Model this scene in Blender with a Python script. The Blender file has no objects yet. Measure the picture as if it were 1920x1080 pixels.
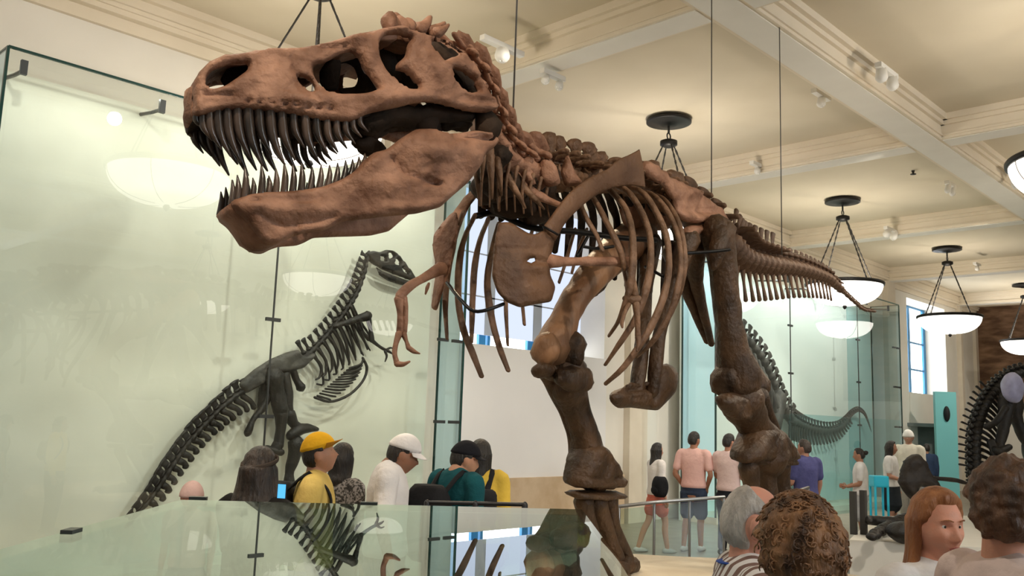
import bpy, bmesh, math, random
from mathutils import Vector, Matrix, noise
from mathutils.geometry import delaunay_2d_cdt
random.seed(7)
C = bpy.context.scene.collection
V = Vector
pi = math.pi
# ------------------------------------------------------------------ camera model (hall axes: X along the hall, Y across it)
FPX, PITCH, ROLL, YAW, CAMZ = 1679.5, 0.147467, 0.034093, 0.76906, 1.72
CAM = V((0, 0, CAMZ))
FH = V((math.cos(YAW), math.sin(YAW), 0)); RH = V((math.sin(YAW), -math.cos(YAW), 0)); UP = V((0, 0, 1))
FW = FH * math.cos(PITCH) + UP * math.sin(PITCH)
_U = RH.cross(FW)
RT = RH * math.cos(ROLL) + _U * math.sin(ROLL); UT = -RH * math.sin(ROLL) + _U * math.cos(ROLL)
def ray(x, y): return FW * FPX + RT * (x - 960) + UT * (540 - y)
def at_plane(x, y, p, n):
    d = ray(x, y); return CAM + d * ((p - CAM).dot(n) / d.dot(n))
def at_F(x, y, F): d = ray(x, y); return CAM + d * (F / d.dot(FH))
def at_v(x, y, v): d = ray(x, y); return CAM + d * (v / d.y)
def at_u(x, y, u): d = ray(x, y); return CAM + d * (u / d.x)
def at_z(x, y, z): d = ray(x, y); return CAM + d * ((z - CAMZ) / d.z)
def RF(R, F, z=0): return RH * R + FH * F + UP * z
# ------------------------------------------------------------------ materials
def mat(name, col, rough=0.6, col2=None, scale=6, detail=4, bump=0, bscale=30, spec=0.4, metal=0, emit=None, estr=0, stretch=None, contrast=(0.35, 0.65)):
    m = bpy.data.materials.new(name); m.use_nodes = True
    nt = m.node_tree; b = nt.nodes['Principled BSDF']
    b.inputs['Base Color'].default_value = (*col, 1); b.inputs['Roughness'].default_value = rough
    b.inputs['Specular IOR Level'].default_value = spec; b.inputs['Metallic'].default_value = metal
    if emit: b.inputs['Emission Color'].default_value = (*emit, 1); b.inputs['Emission Strength'].default_value = estr
    if col2 or bump:
        tc = nt.nodes.new('ShaderNodeTexCoord'); src = tc.outputs['Object']
        if stretch:
            mp = nt.nodes.new('ShaderNodeMapping'); mp.inputs['Scale'].default_value = stretch
            nt.links.new(src, mp.inputs['Vector']); src = mp.outputs['Vector']
    if col2:
        n = nt.nodes.new('ShaderNodeTexNoise'); n.inputs['Scale'].default_value = scale; n.inputs['Detail'].default_value = detail
        r = nt.nodes.new('ShaderNodeValToRGB'); r.color_ramp.elements[0].color = (*col, 1); r.color_ramp.elements[1].color = (*col2, 1)
        r.color_ramp.elements[0].position = contrast[0]; r.color_ramp.elements[1].position = contrast[1]
        nt.links.new(src, n.inputs['Vector']); nt.links.new(n.outputs['Fac'], r.inputs['Fac']); nt.links.new(r.outputs['Color'], b.inputs['Base Color'])
    if bump:
        n2 = nt.nodes.new('ShaderNodeTexNoise'); n2.inputs['Scale'].default_value = bscale; n2.inputs['Detail'].default_value = 6
        bp = nt.nodes.new('ShaderNodeBump'); bp.inputs['Strength'].default_value = bump; bp.inputs['Distance'].default_value = 0.02
        nt.links.new(src, n2.inputs['Vector']); nt.links.new(n2.outputs['Fac'], bp.inputs['Height']); nt.links.new(bp.outputs['Normal'], b.inputs['Normal'])
    return m
def glassmat(name, tint, ior=1.5, gloss=(1, 1, 1)):
    m = bpy.data.materials.new(name); m.use_nodes = True; nt = m.node_tree; nt.nodes.clear()
    o = nt.nodes.new('ShaderNodeOutputMaterial'); mx = nt.nodes.new('ShaderNodeMixShader')
    t = nt.nodes.new('ShaderNodeBsdfTransparent'); t.inputs['Color'].default_value = (*tint, 1)
    g = nt.nodes.new('ShaderNodeBsdfGlossy'); g.inputs['Roughness'].default_value = 0.0; g.inputs['Color'].default_value = (*gloss, 1)
    f = nt.nodes.new('ShaderNodeFresnel'); f.inputs['IOR'].default_value = ior
    ge = nt.nodes.new('ShaderNodeNewGeometry'); inv = nt.nodes.new('ShaderNodeMath'); inv.operation = 'SUBTRACT'; inv.inputs[0].default_value = 1; mu = nt.nodes.new('ShaderNodeMath'); mu.operation = 'MULTIPLY'
    # both faces of the sheet reflect: 2R/(1+R), taken once on the entry face
    a1 = nt.nodes.new('ShaderNodeMath'); a1.operation = 'ADD'; a1.inputs[1].default_value = 1; dv = nt.nodes.new('ShaderNodeMath'); dv.operation = 'DIVIDE'; d2 = nt.nodes.new('ShaderNodeMath'); d2.operation = 'MULTIPLY'; d2.inputs[1].default_value = 2
    nt.links.new(f.outputs[0], a1.inputs[0]); nt.links.new(f.outputs[0], d2.inputs[0]); nt.links.new(d2.outputs[0], dv.inputs[0]); nt.links.new(a1.outputs[0], dv.inputs[1])
    nt.links.new(ge.outputs['Backfacing'], inv.inputs[1]); nt.links.new(dv.outputs[0], mu.inputs[0]); nt.links.new(inv.outputs[0], mu.inputs[1])
    nt.links.new(mu.outputs[0], mx.inputs[0]); nt.links.new(t.outputs[0], mx.inputs[1]); nt.links.new(g.outputs[0], mx.inputs[2]); nt.links.new(mx.outputs[0], o.inputs[0])
    return m
def emis(name, col, s):
    m = bpy.data.materials.new(name); m.use_nodes = True; nt = m.node_tree; nt.nodes.clear()
    o = nt.nodes.new('ShaderNodeOutputMaterial'); e = nt.nodes.new('ShaderNodeEmission'); e.inputs[0].default_value = (*col, 1); e.inputs[1].default_value = s
    nt.links.new(e.outputs[0], o.inputs[0]); return m
M = {}
# ------------------------------------------------------------------ mesh builder
def catmull(pts, n):
    if len(pts) < 3:
        return [pts[0].lerp(pts[-1], i / (n - 1)) for i in range(n)]
    P = [pts[0] * 2 - pts[1]] + list(pts) + [pts[-1] * 2 - pts[-2]]
    out = []; m = len(pts) - 1
    for i in range(n):
        t = i / (n - 1) * m; k = min(int(t), m - 1); t -= k
        a, b, c, d = P[k:k + 4]
        out.append(0.5 * ((2 * b) + (c - a) * t + (2 * a - 5 * b + 4 * c - d) * t * t + (3 * b - a - 3 * c + d) * t ** 3))
    return out
def lerp_list(L, n):
    out = []; m = len(L) - 1
    for i in range(n):
        t = i / (n - 1) * m; k = min(int(t), m - 1); t -= k
        out.append(L[k] * (1 - t) + L[k + 1] * t)
    return out
class MB:
    def __init__(s): s.v = []; s.f = []
    def tube(s, pts, rad, seg=10, n=None, flat=1.0, ref=None, cap=True, rough=0.0, rs=9.0):
        pts = [V(p) for p in pts]
        if not isinstance(rad, (list, tuple)): rad = [rad] * len(pts)
        if isinstance(flat, (int, float)): flat = [flat] * len(rad)
        if n:
            pts = catmull(pts, n); rad = lerp_list(list(rad), n); flat = lerp_list(list(flat), n)
        k = len(pts); T = []
        for i in range(k):
            t = (pts[min(i + 1, k - 1)] - pts[max(i - 1, 0)])
            T.append(t.normalized() if t.length > 1e-9 else V((0, 0, 1)))
        if ref is None:
            r0 = V((0, 0, 1)) if abs(T[0].z) < .9 else V((1, 0, 0))
        else: r0 = V(ref)
        rings = []; b = r0
        for i in range(k):
            base = V(ref) if ref is not None else b
            a = T[i].cross(base)
            if a.length < 1e-5: a = T[i].cross(V((.3, .9, .2)))
            a.normalize(); b = a.cross(T[i]).normalized()
            rings.append((pts[i], a, b, rad[i], rad[i] * flat[i]))
        if cap:
            p, a, b, r, q = rings[0]; m = min(r, q)
            pre = [(p - T[0] * m * .9, a, b, r * .25, q * .25), (p - T[0] * m * .55, a, b, r * .72, q * .72)]
            p, a, b, r, q = rings[-1]; m = min(r, q)
            post = [(p + T[-1] * m * .55, a, b, r * .72, q * .72), (p + T[-1] * m * .9, a, b, r * .25, q * .25)]
            rings = pre + rings + post
        o = len(s.v)
        for (p, a, b, r, q) in rings:
            for j in range(seg):
                an = 2 * pi * j / seg
                d = a * (math.cos(an) * r) + b * (math.sin(an) * q)
                if rough:
                    d = d * (1 + rough * noise.noise((p + d) * rs))
                s.v.append(p + d)
        R = len(rings)
        for i in range(R - 1):
            for j in range(seg):
                j2 = (j + 1) % seg
                s.f.append((o + i * seg + j, o + i * seg + j2, o + (i + 1) * seg + j2, o + (i + 1) * seg + j))
        s.f.append(tuple(o + j for j in range(seg))[::-1]); s.f.append(tuple(o + (R - 1) * seg + j for j in range(seg)))
        return s
    def ell(s, c, r, u=14, w=9, rot=None, rough=0, rs=10):
        c = V(c); r = V(r) if not isinstance(r, (int, float)) else V((r, r, r)); o = len(s.v)
        def add(d):
            if rot: d = rot @ d
            if rough: d = d * (1 + rough * noise.noise((c + d) * rs))
            s.v.append(c + d)
        add(V((0, 0, -r.z)))
        for i in range(1, w):
            ph = -pi / 2 + pi * i / w
            for j in range(u):
                th = 2 * pi * j / u
                add(V((r.x * math.cos(ph) * math.cos(th), r.y * math.cos(ph) * math.sin(th), r.z * math.sin(ph))))
        add(V((0, 0, r.z))); top = len(s.v) - 1
        for j in range(u):
            j2 = (j + 1) % u
            s.f.append((o, o + 1 + j2, o + 1 + j))
            for i in range(w - 2):
                a = o + 1 + i * u
                s.f.append((a + j, a + j2, a + u + j2, a + u + j))
            a = o + 1 + (w - 2) * u
            s.f.append((a + j, a + j2, top))
        return s
    def box(s, lo, hi):
        o = len(s.v)
        for z in (lo[2], hi[2]):
            for y in (lo[1], hi[1]):
                for x in (lo[0], hi[0]): s.v.append(V((x, y, z)))
        for q in ((0, 2, 3, 1), (4, 5, 7, 6), (0, 1, 5, 4), (2, 6, 7, 3), (0, 4, 6, 2), (1, 3, 7, 5)): s.f.append(tuple(o + i for i in q))
        return s
    def obox(s, c, ax, ay, az):
        o = len(s.v); c = V(c)
        for k in (-1, 1):
            for j in (-1, 1):
                for i in (-1, 1): s.v.append(c + ax * i + ay * j + az * k)
        for q in ((0, 2, 3, 1), (4, 5, 7, 6), (0, 1, 5, 4), (2, 6, 7, 3), (0, 4, 6, 2), (1, 3, 7, 5)): s.f.append(tuple(o + i for i in q))
        return s
    def lathe(s, prof, c=(0, 0, 0), seg=40, closed=False):
        o = len(s.v); c = V(c)
        for r, z in prof:
            for j in range(seg):
                a = 2 * pi * j / seg; s.v.append(c + V((r * math.cos(a), r * math.sin(a), z)))
        k = len(prof)
        for i in range(k if closed else k - 1):
            i2 = (i + 1) % k
            for j in range(seg):
                j2 = (j + 1) % seg
                s.f.append((o + i * seg + j, o + i * seg + j2, o + i2 * seg + j2, o + i2 * seg + j))
        return s
    def loft(s, A, B, n=8, arch=None, amt=0, thick=.03, rough=0, rs=12):
        """arched double-skinned strip from rail A to rail B"""
        o = len(s.v); k = len(A); nrm = V(arch)
        for lay in (0, 1):
            for i in range(k):
                for j in range(n + 1):
                    t = j / n; am = amt[i] if isinstance(amt, (list, tuple)) else amt
                    p = A[i].lerp(B[i], t) + nrm * (am * math.sin(pi * t))
                    if rough: p = p + nrm * rough * noise.noise(p * rs)
                    s.v.append(p - nrm * (thick if lay else 0))
        L = k * (n + 1)
        for i in range(k - 1):
            for j in range(n):
                a = o + i * (n + 1) + j; q = (a, a + 1, a + n + 2, a + n + 1)
                s.f.append(q); s.f.append(tuple(x + L for x in q[::-1]))
        for j in range(n):
            a = o + j; s.f.append((a, a + L, a + L + 1, a + 1)); a = o + (k - 1) * (n + 1) + j; s.f.append((a, a + 1, a + L + 1, a + L))
        for i in range(k - 1):
            a = o + i * (n + 1); b = a + n + 1; s.f.append((a, b, b + L, a + L)); a += n; b += n; s.f.append((a, a + L, b + L, b))
        return s
    def plate(s, outline, holes, to3d, nrm, thick, sp=5, edge=7, relief=None, back=1.0, mirror=None):
        """a rounded bone plate traced by an outline with openings; nrm points to the front"""
        def dens(P):
            out = []
            for i in range(len(P)):
                a = V(P[i]).to_2d(); b = V(P[(i + 1) % len(P)]).to_2d(); m = max(1, int((b - a).length / sp))
                out += [a.lerp(b, j / m) for j in range(m)]
            return out
        loops = [smooth2(dens(outline))] + [smooth2(dens(h)) for h in holes]
        def inside(p, L):
            c = False; x, y = p; j = len(L) - 1
            for i in range(len(L)):
                if (L[i].y > y) != (L[j].y > y) and x < (L[j].x - L[i].x) * (y - L[i].y) / (L[j].y - L[i].y) + L[i].x: c = not c
                j = i
            return c
        def ok(p): return inside(p, loops[0]) and not any(inside(p, h) for h in loops[1:])
        allb = [q for L in loops for q in L]
        cell = {}
        cs = max(edge, sp) * 1.01
        for q in allb: cell.setdefault((int(q.x // cs), int(q.y // cs)), []).append(q)
        def dist(p):
            best = 1e9; a, b = int(p.x // cs), int(p.y // cs)
            for i in (-1, 0, 1):
                for j in (-1, 0, 1):
                    for q in cell.get((a + i, b + j), ()): best = min(best, (q - p).length)
            return best
        pts = list(allb); edges = []; o = 0
        for L in loops:
            edges += [(o + i, o + (i + 1) % len(L)) for i in range(len(L))]; o += len(L)
        xs = [p.x for p in loops[0]]; ys = [p.y for p in loops[0]]
        y = min(ys); row = 0
        while y < max(ys):
            x = min(xs) + (row % 2) * sp * .5
            while x < max(xs):
                p = V((x, y)).to_2d()
                if dist(p) > sp * .6 and ok(p): pts.append(p)
                x += sp
            y += sp * .87; row += 1
        vs, _, fs, *_ = delaunay_2d_cdt(pts, edges, [], 0, 1e-5)
        bset = set()
        F = [f for f in fs if ok(sum((vs[i] for i in f), V((0, 0))) / 3)]
        cnt = {}
        for f in F:
            for i in range(3):
                e = tuple(sorted((f[i], f[(i + 1) % 3]))); cnt[e] = cnt.get(e, 0) + 1
        for e, c in cnt.items():
            if c == 1: bset.update(e)
        used = sorted({i for f in F for i in f}); fr = {}; bk = {}
        for i in used:
            p = vs[i]; P = to3d(p.x, p.y); n = nrm(p.x, p.y) if callable(nrm) else nrm
            if i in bset:
                s.v.append(P); fr[i] = bk[i] = len(s.v) - 1
            else:
                d = min(1, dist(p) / edge); h = math.sqrt(max(0, 1 - (1 - d) ** 2))
                rl = relief(p.x, p.y, P) if relief else 0
                s.v.append(P + n * (thick * .5 * h + rl * h)); fr[i] = len(s.v) - 1
                s.v.append(P - n * (thick * .5 * h * back)); bk[i] = len(s.v) - 1
        for f in F:
            s.f.append(tuple(fr[i] for i in f)); s.f.append(tuple(bk[i] for i in f[::-1]))
        return s
    def mirrored(s, p0, n):
        o = len(s.v); nv = [v - n * (2 * (v - p0).dot(n)) for v in s.v]
        s.f += [tuple(i + o for i in f[::-1]) for f in s.f]; s.v += nv
        return s
    def mesh(s, name, m=None, smooth=True, off=None, fix=True):
        me = bpy.data.meshes.new(name)
        vs = [v - off for v in s.v] if off is not None else s.v
        me.from_pydata([tuple(v) for v in vs], [], s.f)
        if fix:
            bm = bmesh.new(); bm.from_mesh(me); bmesh.ops.recalc_face_normals(bm, faces=bm.faces); bm.to_mesh(me); bm.free()
        if m: me.materials.append(m)
        if smooth: me.polygons.foreach_set('use_smooth', [True] * len(me.polygons))
        me.update(); return me
    def build(s, name, m, parent=None, smooth=True, off=None):
        if off is None and parent is not None: off = root_of(parent)
        return link(name, s.mesh(name, m, smooth, off), parent)
def smooth2(L):
    n = len(L)
    if n < 8: return L
    return [(L[i - 1] + L[i] * 2 + L[(i + 1) % n]) / 4 for i in range(n)]
def root_of(p):
    o = V((0, 0, 0))
    while p is not None: o = o + p.location; p = p.parent
    return o
def link(name, me, parent=None):
    o = bpy.data.objects.new(name, me); C.objects.link(o)
    if parent: o.parent = parent
    return o
def tag(o, label, cat, group=None, kind=None):
    o['label'] = label; o['category'] = cat
    if group: o['group'] = group
    if kind: o['kind'] = kind
    return o
def thing(name, label, cat, loc=(0, 0, 0), rz=0, group=None):
    o = bpy.data.objects.new(name, None); C.objects.link(o); o.location = loc; o.rotation_euler = (0, 0, rz); o.empty_display_size = .1
    return tag(o, label, cat, group)
def struct(name, mb, m, smooth=False):
    o = mb.build(name, m, None, smooth); o['kind'] = 'structure'; return o
def dup(root, loc=None, label=None):
    r = root.copy(); C.objects.link(r)
    if loc is not None: r.location = loc
    if label: r['label'] = label
    for ch in root.children:
        c = ch.copy(); C.objects.link(c); c.parent = r
        for g in ch.children:
            d = g.copy(); C.objects.link(d); d.parent = c
    return r
def auto(o, ang=40):
    o.data.polygons.foreach_set('use_smooth', [True] * len(o.data.polygons)); o.data.set_sharp_from_angle(angle=math.radians(ang))
def bev(o, w=.01, s=2):
    m = o.modifiers.new('bevel', 'BEVEL'); m.width = w; m.segments = s; m.limit_method = 'ANGLE'
# ------------------------------------------------------------------ room
M['ceil'] = mat('ceiling_plaster', (.63, .55, .41), .9, (.66, .58, .44), 1.2, 3)
M['beam'] = mat('beam_plaster', (.72, .63, .49), .85, (.75, .66, .52), 2, 3)
M['soffit'] = mat('soffit_plaster', (.74, .70, .62), .8, (.77, .73, .65), 2, 3)
M['wall'] = mat('wall_plaster', (.72, .68, .60), .85, (.76, .72, .64), 1.5, 4)
M['spandrel'] = mat('spandrel_paint', (.74, .72, .70), .7, (.77, .75, .73), 1, 3)
M['dado'] = mat('dado_sandstone', (.52, .38, .24), .8, (.60, .46, .31), 5, 5)
M['floor'] = mat('floor_stone', (.24, .20, .15), .35, (.30, .26, .20), 3, 5)
M['trim'] = mat('trim_paint', (.66, .58, .46), .7, (.70, .62, .50), 3, 3)
M['blue'] = mat('window_frame_blue', (.03, .20, .42), .4)
M['batten'] = mat('shade_batten_grey', (.42, .46, .52), .8)
M['sky'] = emis('daylight_sky', (.90, .95, 1.0), 5.0)
M['shade'] = emis('daylit_shade', (.72, .80, 1.0), .85)
M['mural'] = mat('mural_paint', (.10, .05, .025), .8, (.28, .16, .09), 2.5, 6, stretch=(1, .6, 2), contrast=(.4, .7))
U0, U1, V0, VW, ZC, ZS = -5.0, 33.3, -9.5, 9.86, 6.35, 6.0
struct('floor', MB().box((U0, V0, -.2), (U1, VW + 1.0, 0)), M['floor'])
struct('ceiling', MB().box((U0, V0, ZC), (U1, VW + 1.0, ZC + .2)), M['ceil'])
# left wall with two window openings
def wallbox(name, a, b, z0, z1, m=None): struct(name, MB().box((a, VW, z0), (b, VW + WT, z1)), m or M['wall'])
W1 = (9.1, 12.6, 2.86, 5.45); W2 = (27.0, 30.25, 2.95, 5.75); WT = .72
wl = MB()
for a, b, z0, z1 in ((U0, W1[0], 0, ZC), (W1[1], W2[0], 0, ZC), (W2[1], U1, 0, ZC), (W1[0], W1[1], W1[3], ZC), (W2[0], W2[1], W2[3], ZC)): wl.box((a, VW, z0), (b, VW + WT, z1))
struct('wall_left', wl, M['wall'])
struct('trim_1', MB().box((W1[0], VW - .06, 0), (W1[1], VW + WT, W1[2])), M['spandrel'])
struct('trim_2', MB().box((W2[0], VW - .02, 0), (W2[1], VW + WT, W2[2])), M['wall'])
struct('baseboard_left', MB().box((8.6, VW - .12, 0), (13.1, VW - .06, .85)), M['dado'])
for i, W in enumerate((W1, W2)):
    r = bpy.data.objects.new('window_%d' % (i + 1), None); C.objects.link(r); r['kind'] = 'structure'; r.location = (W[0], VW + .5, W[2])
    a, b, z0, z1 = W; fr = MB(); n = 3
    for k in range(n + 1):
        x = a + (b - a) * k / n
        if i == 1: x = b - .1 - 1.32 * k; fr.box((x - .10, VW + WT - .10, z0), (x + .10, VW + WT - .04, z1))
        else:
            fr.box((x - .17, VW + WT - .10, z0), (x - .02, VW + WT - .04, z1)); fr.box((x + .03, VW + WT - .10, z0), (x + .09, VW + WT - .04, z1))
    for z in (z0 + .03, z0 + .8, z0 + 1.65, z1 - .03): fr.box((a, VW + WT - .09, z - .03), (b, VW + WT - .05, z + .03)) if i == 1 or z > z0 + .1 else None
    fr.build('window_frame', M['blue'], r, False)
    MB().box((a - .1, VW + WT + .06, z0 - .1), (b + .1, VW + WT + .08, z1 + .1)).build('window_pane', M['sky'], r, False)
    if i == 0:
        MB().box((a, VW + WT - .16, z0 + .23), (b, VW + WT - .14, z1)).build('roller_shade', M['shade'], r, False)
        mb = MB()
        for k in range(1, n): 
            x = a + (b - a) * k / n
            mb.box((x - .12, VW + WT - .165, z0 + .23), (x + .1, VW + WT - .161, z1))
        for z in (z0 + .85, z0 + 1.55): mb.box((a, VW + WT - .165, z - .012), (b, VW + WT - .161, z + .012))
        mb.build('shade_batten', M['batten'], r, False)
# pilasters under the cross beams
for k, (a, b) in enumerate(((7.5, 7.92), (13.2, 13.74), (25.2, 25.8), (31.3, 31.5))):
    struct('trim_%d' % (k + 3), MB().box((a, VW - .14, 0), (b, VW, ZS)), M['trim'])
struct('wall_back', MB().box((U1, V0, 0), (U1 + .3, VW + 1.0, ZC)), M['wall'])
# opposite wall with a daylit window
wr = MB(); wa, wb = 4.0, 7.8
for q in ((U0, wa, 0, ZC), (wb, U1 + 2, 0, ZC), (wa, wb, 0, 2.9), (wa, wb, 5.3, ZC)): wr.box((q[0], V0 - .4, q[2]), (q[1], V0, q[3]))
struct('wall_right', wr, M['wall'])
M['sky2'] = emis('daylight_opposite', (.82, .92, 1.0), 16.0)
r = bpy.data.objects.new('window_3', None); C.objects.link(r); r['kind'] = 'structure'; r.location = (wa, V0 - .3, 2.9)
fr = MB()
for j in range(5): fr.box((wa + j * .95 - .05, V0 - .3, 2.9), (wa + j * .95 + .05, V0 - .24, 5.3))
for z in (3.7, 4.5): fr.box((wa, V0 - .29, z - .03), (wb, V0 - .25, z + .03))
fr.build('window_frame', M['blue'], r, False)
MB().box((wa - .1, V0 - .38, 2.8), (wb + .1, V0 - .36, 5.4)).build('window_pane', M['sky2'], r, False)
# beams with stepped mouldings
k = 20
def trimname():
    global k; k += 1; return 'trim_%d' % k
def beam_u2(v0, v1):
    b = MB()
    for x0, x1, y0, y1, z0, z1 in ((U0, U1, v0, v1, ZS, ZC), (U0, U1, v0 - .11, v1 + .11, ZC - .09, ZC), (U0, U1, v0 - .05, v1 + .05, ZC - .15, ZC - .09), (U0, U1, v0 - .025, v1 + .025, ZS + .04, ZS + .07)): b.box((x0, y0, z0), (x1, y1, z1))
    struct(trimname(), b, M['beam']); struct(trimname(), MB().box((U0, v0 + .05, ZS - .012), (U1, v1 - .05, ZS)), M['soffit'])
for v0 in (4.3, -1.1, -6.5): beam_u2(v0, v0 + .5)
for a in (1.55, 7.5, 13.35, 19.4, 25.3, 31.2):
    for y0, y1 in ((4.8, VW), (-.6, 4.3), (-6.0, -1.1), (V0, -6.5)):
        b = MB()
        for x0, x1, z0, z1 in ((a, a + .42, ZS, ZC), (a - .10, a + .52, ZC - .09, ZC), (a - .05, a + .47, ZC - .15, ZC - .09), (a - .02, a + .44, ZS + .04, ZS + .07)): b.box((x0, y0, z0), (x1, y1, z1))
        struct(trimname(), b, M['beam']); struct(trimname(), MB().box((a + .04, y0, ZS - .010), (a + .38, y1, ZS)), M['soffit'])
# crown on the left wall
b = MB().box((U0, VW - .16, ZS + .02), (U1, VW, ZC)); b.box((U0, VW - .24, ZC - .09), (U1, VW, ZC)); b.box((U0, VW - .19, ZS + .08), (U1, VW, ZS + .13)); b.box((U0, VW - .06, ZS - .12), (U1, VW, ZS + .02))
struct('trim_10', b, M['beam'])
# picture wall at the hall's end, with its pilaster
vm = at_u(1836, 640, U1).y
mu = tag(MB().box((U1 - .1, 3.0, 2.9), (U1 - .004, vm, at_u(1870, 575, U1).z)).build('mural', M['mural'], None, False), 'brown painted mural high on the far end wall', 'mural')
struct('trim_11', MB().box((U1 - .35, vm, 0), (U1, at_u(1810, 640, U1 - .35).y, 5.9)), M['trim'])
struct('trim_12', MB().box((U1 - .3, V0, at_u(1870, 575, U1).z), (U1, VW, at_u(1870, 560, U1).z)), M['beam'])
# ------------------------------------------------------------------ the big mounted skeleton
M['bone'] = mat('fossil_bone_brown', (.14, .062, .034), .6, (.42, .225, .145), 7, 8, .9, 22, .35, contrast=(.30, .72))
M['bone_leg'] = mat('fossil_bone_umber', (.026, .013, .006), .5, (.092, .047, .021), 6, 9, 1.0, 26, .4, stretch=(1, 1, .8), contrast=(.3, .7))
M['bone_rib'] = mat('fossil_bone_rib', (.085, .042, .020), .55, (.22, .12, .068), 7, 7, .7, 30, .4)
M['bone_tail'] = mat('fossil_bone_tail', (.06, .030, .015), .6, (.15, .08, .044), 7, 6, .5, 30, .35)
M['tooth'] = mat('fossil_tooth', (.016, .011, .008), .3, (.10, .064, .047), 14, 4, .15, 40, .6, stretch=(1, 1, .2))
M['bone_shade'] = mat('fossil_bone_shade', (.014, .009, .006), .8, (.040, .024, .015), 8, 5, .5, 25, .2)  # near-black colour stands in for shade inside skull and rib cage
M['bone_plate'] = mat('fossil_bone_chestnut', (.090, .043, .021), .55, (.165, .085, .045), 4, 6, .6, 26, .35)
M['bone_lit'] = mat('fossil_bone_lit', (.13, .060, .028), .5, (.31, .165, .085), 3.5, 7, .8, 18, .4, stretch=(1, 1, .5))  # lighter tan carries the warm light falling on the right femur
M['steel'] = mat('armature_steel', (.012, .012, .013), .4, metal=.6)
M['rock'] = mat('platform_stone', (.62, .53, .40), .85, (.72, .64, .50), 2, 5, .5, 9)
nB = RH * -.616 + FH * -.788; lB = RH * .788 + FH * -.616            # trunk: towards the head / towards its left side
HC = RF(1.43, 7.72, 0)
def L(x, y, w): return at_plane(x, y, HC + lB * w, lB)
rex_base = HC + UP * .5
rex = thing('dinosaur_skeleton', 'huge brown mounted tyrannosaur skeleton with open toothed jaws striding over the stone platform', 'dinosaur skeleton', rex_base)
def part(name, mb, m, par=None, smooth=True): return mb.build(name, m, par or rex, smooth)
# --- skull frame
nS = (RH * -.88 + FH * -.475).normalized(); lS = (RH * .475 + FH * -.88).normalized()
MS = at_F(935, 200, 4.45) - lS * .33
def wprof(s):
    s = max(-.1, min(1.75, s)); xs = (-.1, 0, .3, .55, .8, 1.1, 1.35, 1.5, 1.58, 1.75); ws = (.30, .33, .36, .31, .235, .185, .15, .105, .05, .03)
    for i in range(len(xs) - 1):
        if s <= xs[i + 1]:
            t = (s - xs[i]) / (xs[i + 1] - xs[i]); t = t * t * (3 - 2 * t) if i > 5 else t; return ws[i] * (1 - t) + ws[i + 1] * t
    return ws[-1]
def S(x, y, k=1.0, dw=0.0):
    w = .25
    for _ in range(6):
        p = at_plane(x, y, MS + lS * w, lS); w = wprof((p - MS).dot(nS)) * k + dw
    return at_plane(x, y, MS + lS * w, lS)
def S0(x, y, w): return at_plane(x, y, MS + lS * w, lS)
def mir(p): return p - lS * (2 * (p - MS).dot(lS))
def topk(x, y):    # the roof narrows upward: sides lean in
    return 1.0
SK_OUT = [(361, 155), (360, 175), (363, 192), (359, 215), (366, 220), (382, 217), (400, 210), (422, 207), (450, 205), (480, 207), (505, 209), (527, 212), (565, 217), (602, 226), (635, 228), (655, 229), (668, 224), (688, 214), (715, 208), (745, 202), (765, 196), (790, 192), (815, 193), (840, 199), (862, 205), (887, 211), (912, 212), (936, 203), (930, 190), (920, 179), (905, 158), (897, 138), (888, 120), (868, 98), (842, 77), (805, 66), (778, 58), (755, 52), (722, 52), (700, 58), (667, 64), (640, 72), (612, 80), (585, 86), (552, 91), (515, 92), (485, 94), (452, 100), (422, 103), (397, 115), (375, 134)]
SK_H = [[(386, 164), (386, 146), (400, 131), (432, 121), (464, 119), (466, 130), (446, 145), (422, 161), (400, 167)],
        [(555, 143), (570, 145), (586, 156), (592, 171), (581, 173), (560, 154)],
        [(586, 124), (612, 117), (636, 102), (656, 97), (668, 104), (684, 136), (700, 155), (711, 167), (690, 174), (652, 177), (616, 173), (598, 159), (588, 142)],
        [(712, 74), (722, 66), (745, 66), (772, 72), (763, 84), (759, 107), (741, 122), (740, 131), (764, 138), (786, 162), (784, 168), (764, 168), (746, 155), (722, 131), (714, 110), (709, 94)],
        [(807, 77), (835, 80), (862, 98), (860, 105), (840, 109), (834, 117), (824, 106), (812, 90)],
        [(846, 127), (868, 135), (887, 149), (898, 174), (877, 174), (858, 157), (847, 139)]]
def seg_d(x, y, P):
    p = V((x, y)); best = 1e9
    for a, b in zip(P[:-1], P[1:]):
        a = V(a); b = V(b); ab = b - a; t = max(0, min(1, (p - a).dot(ab) / ab.length_squared)); best = min(best, (p - a - ab * t).length)
    return best
def relief_fn(grooves, bumps, na=.012, nf=9):
    def f(x, y, P):
        r = na * noise.noise(P * nf) + na * .5 * noise.noise(P * nf * 3.1)
        for pl, w, d in grooves:
            q = seg_d(x, y, pl); r -= d * math.exp(-(q / w) ** 2) if q < 4 * w else 0
        for (bx, by, rx, ry, h) in bumps: r += h * math.exp(-((x - bx) / rx) ** 2 - ((y - by) / ry) ** 2)
        return r
    return f
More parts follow.
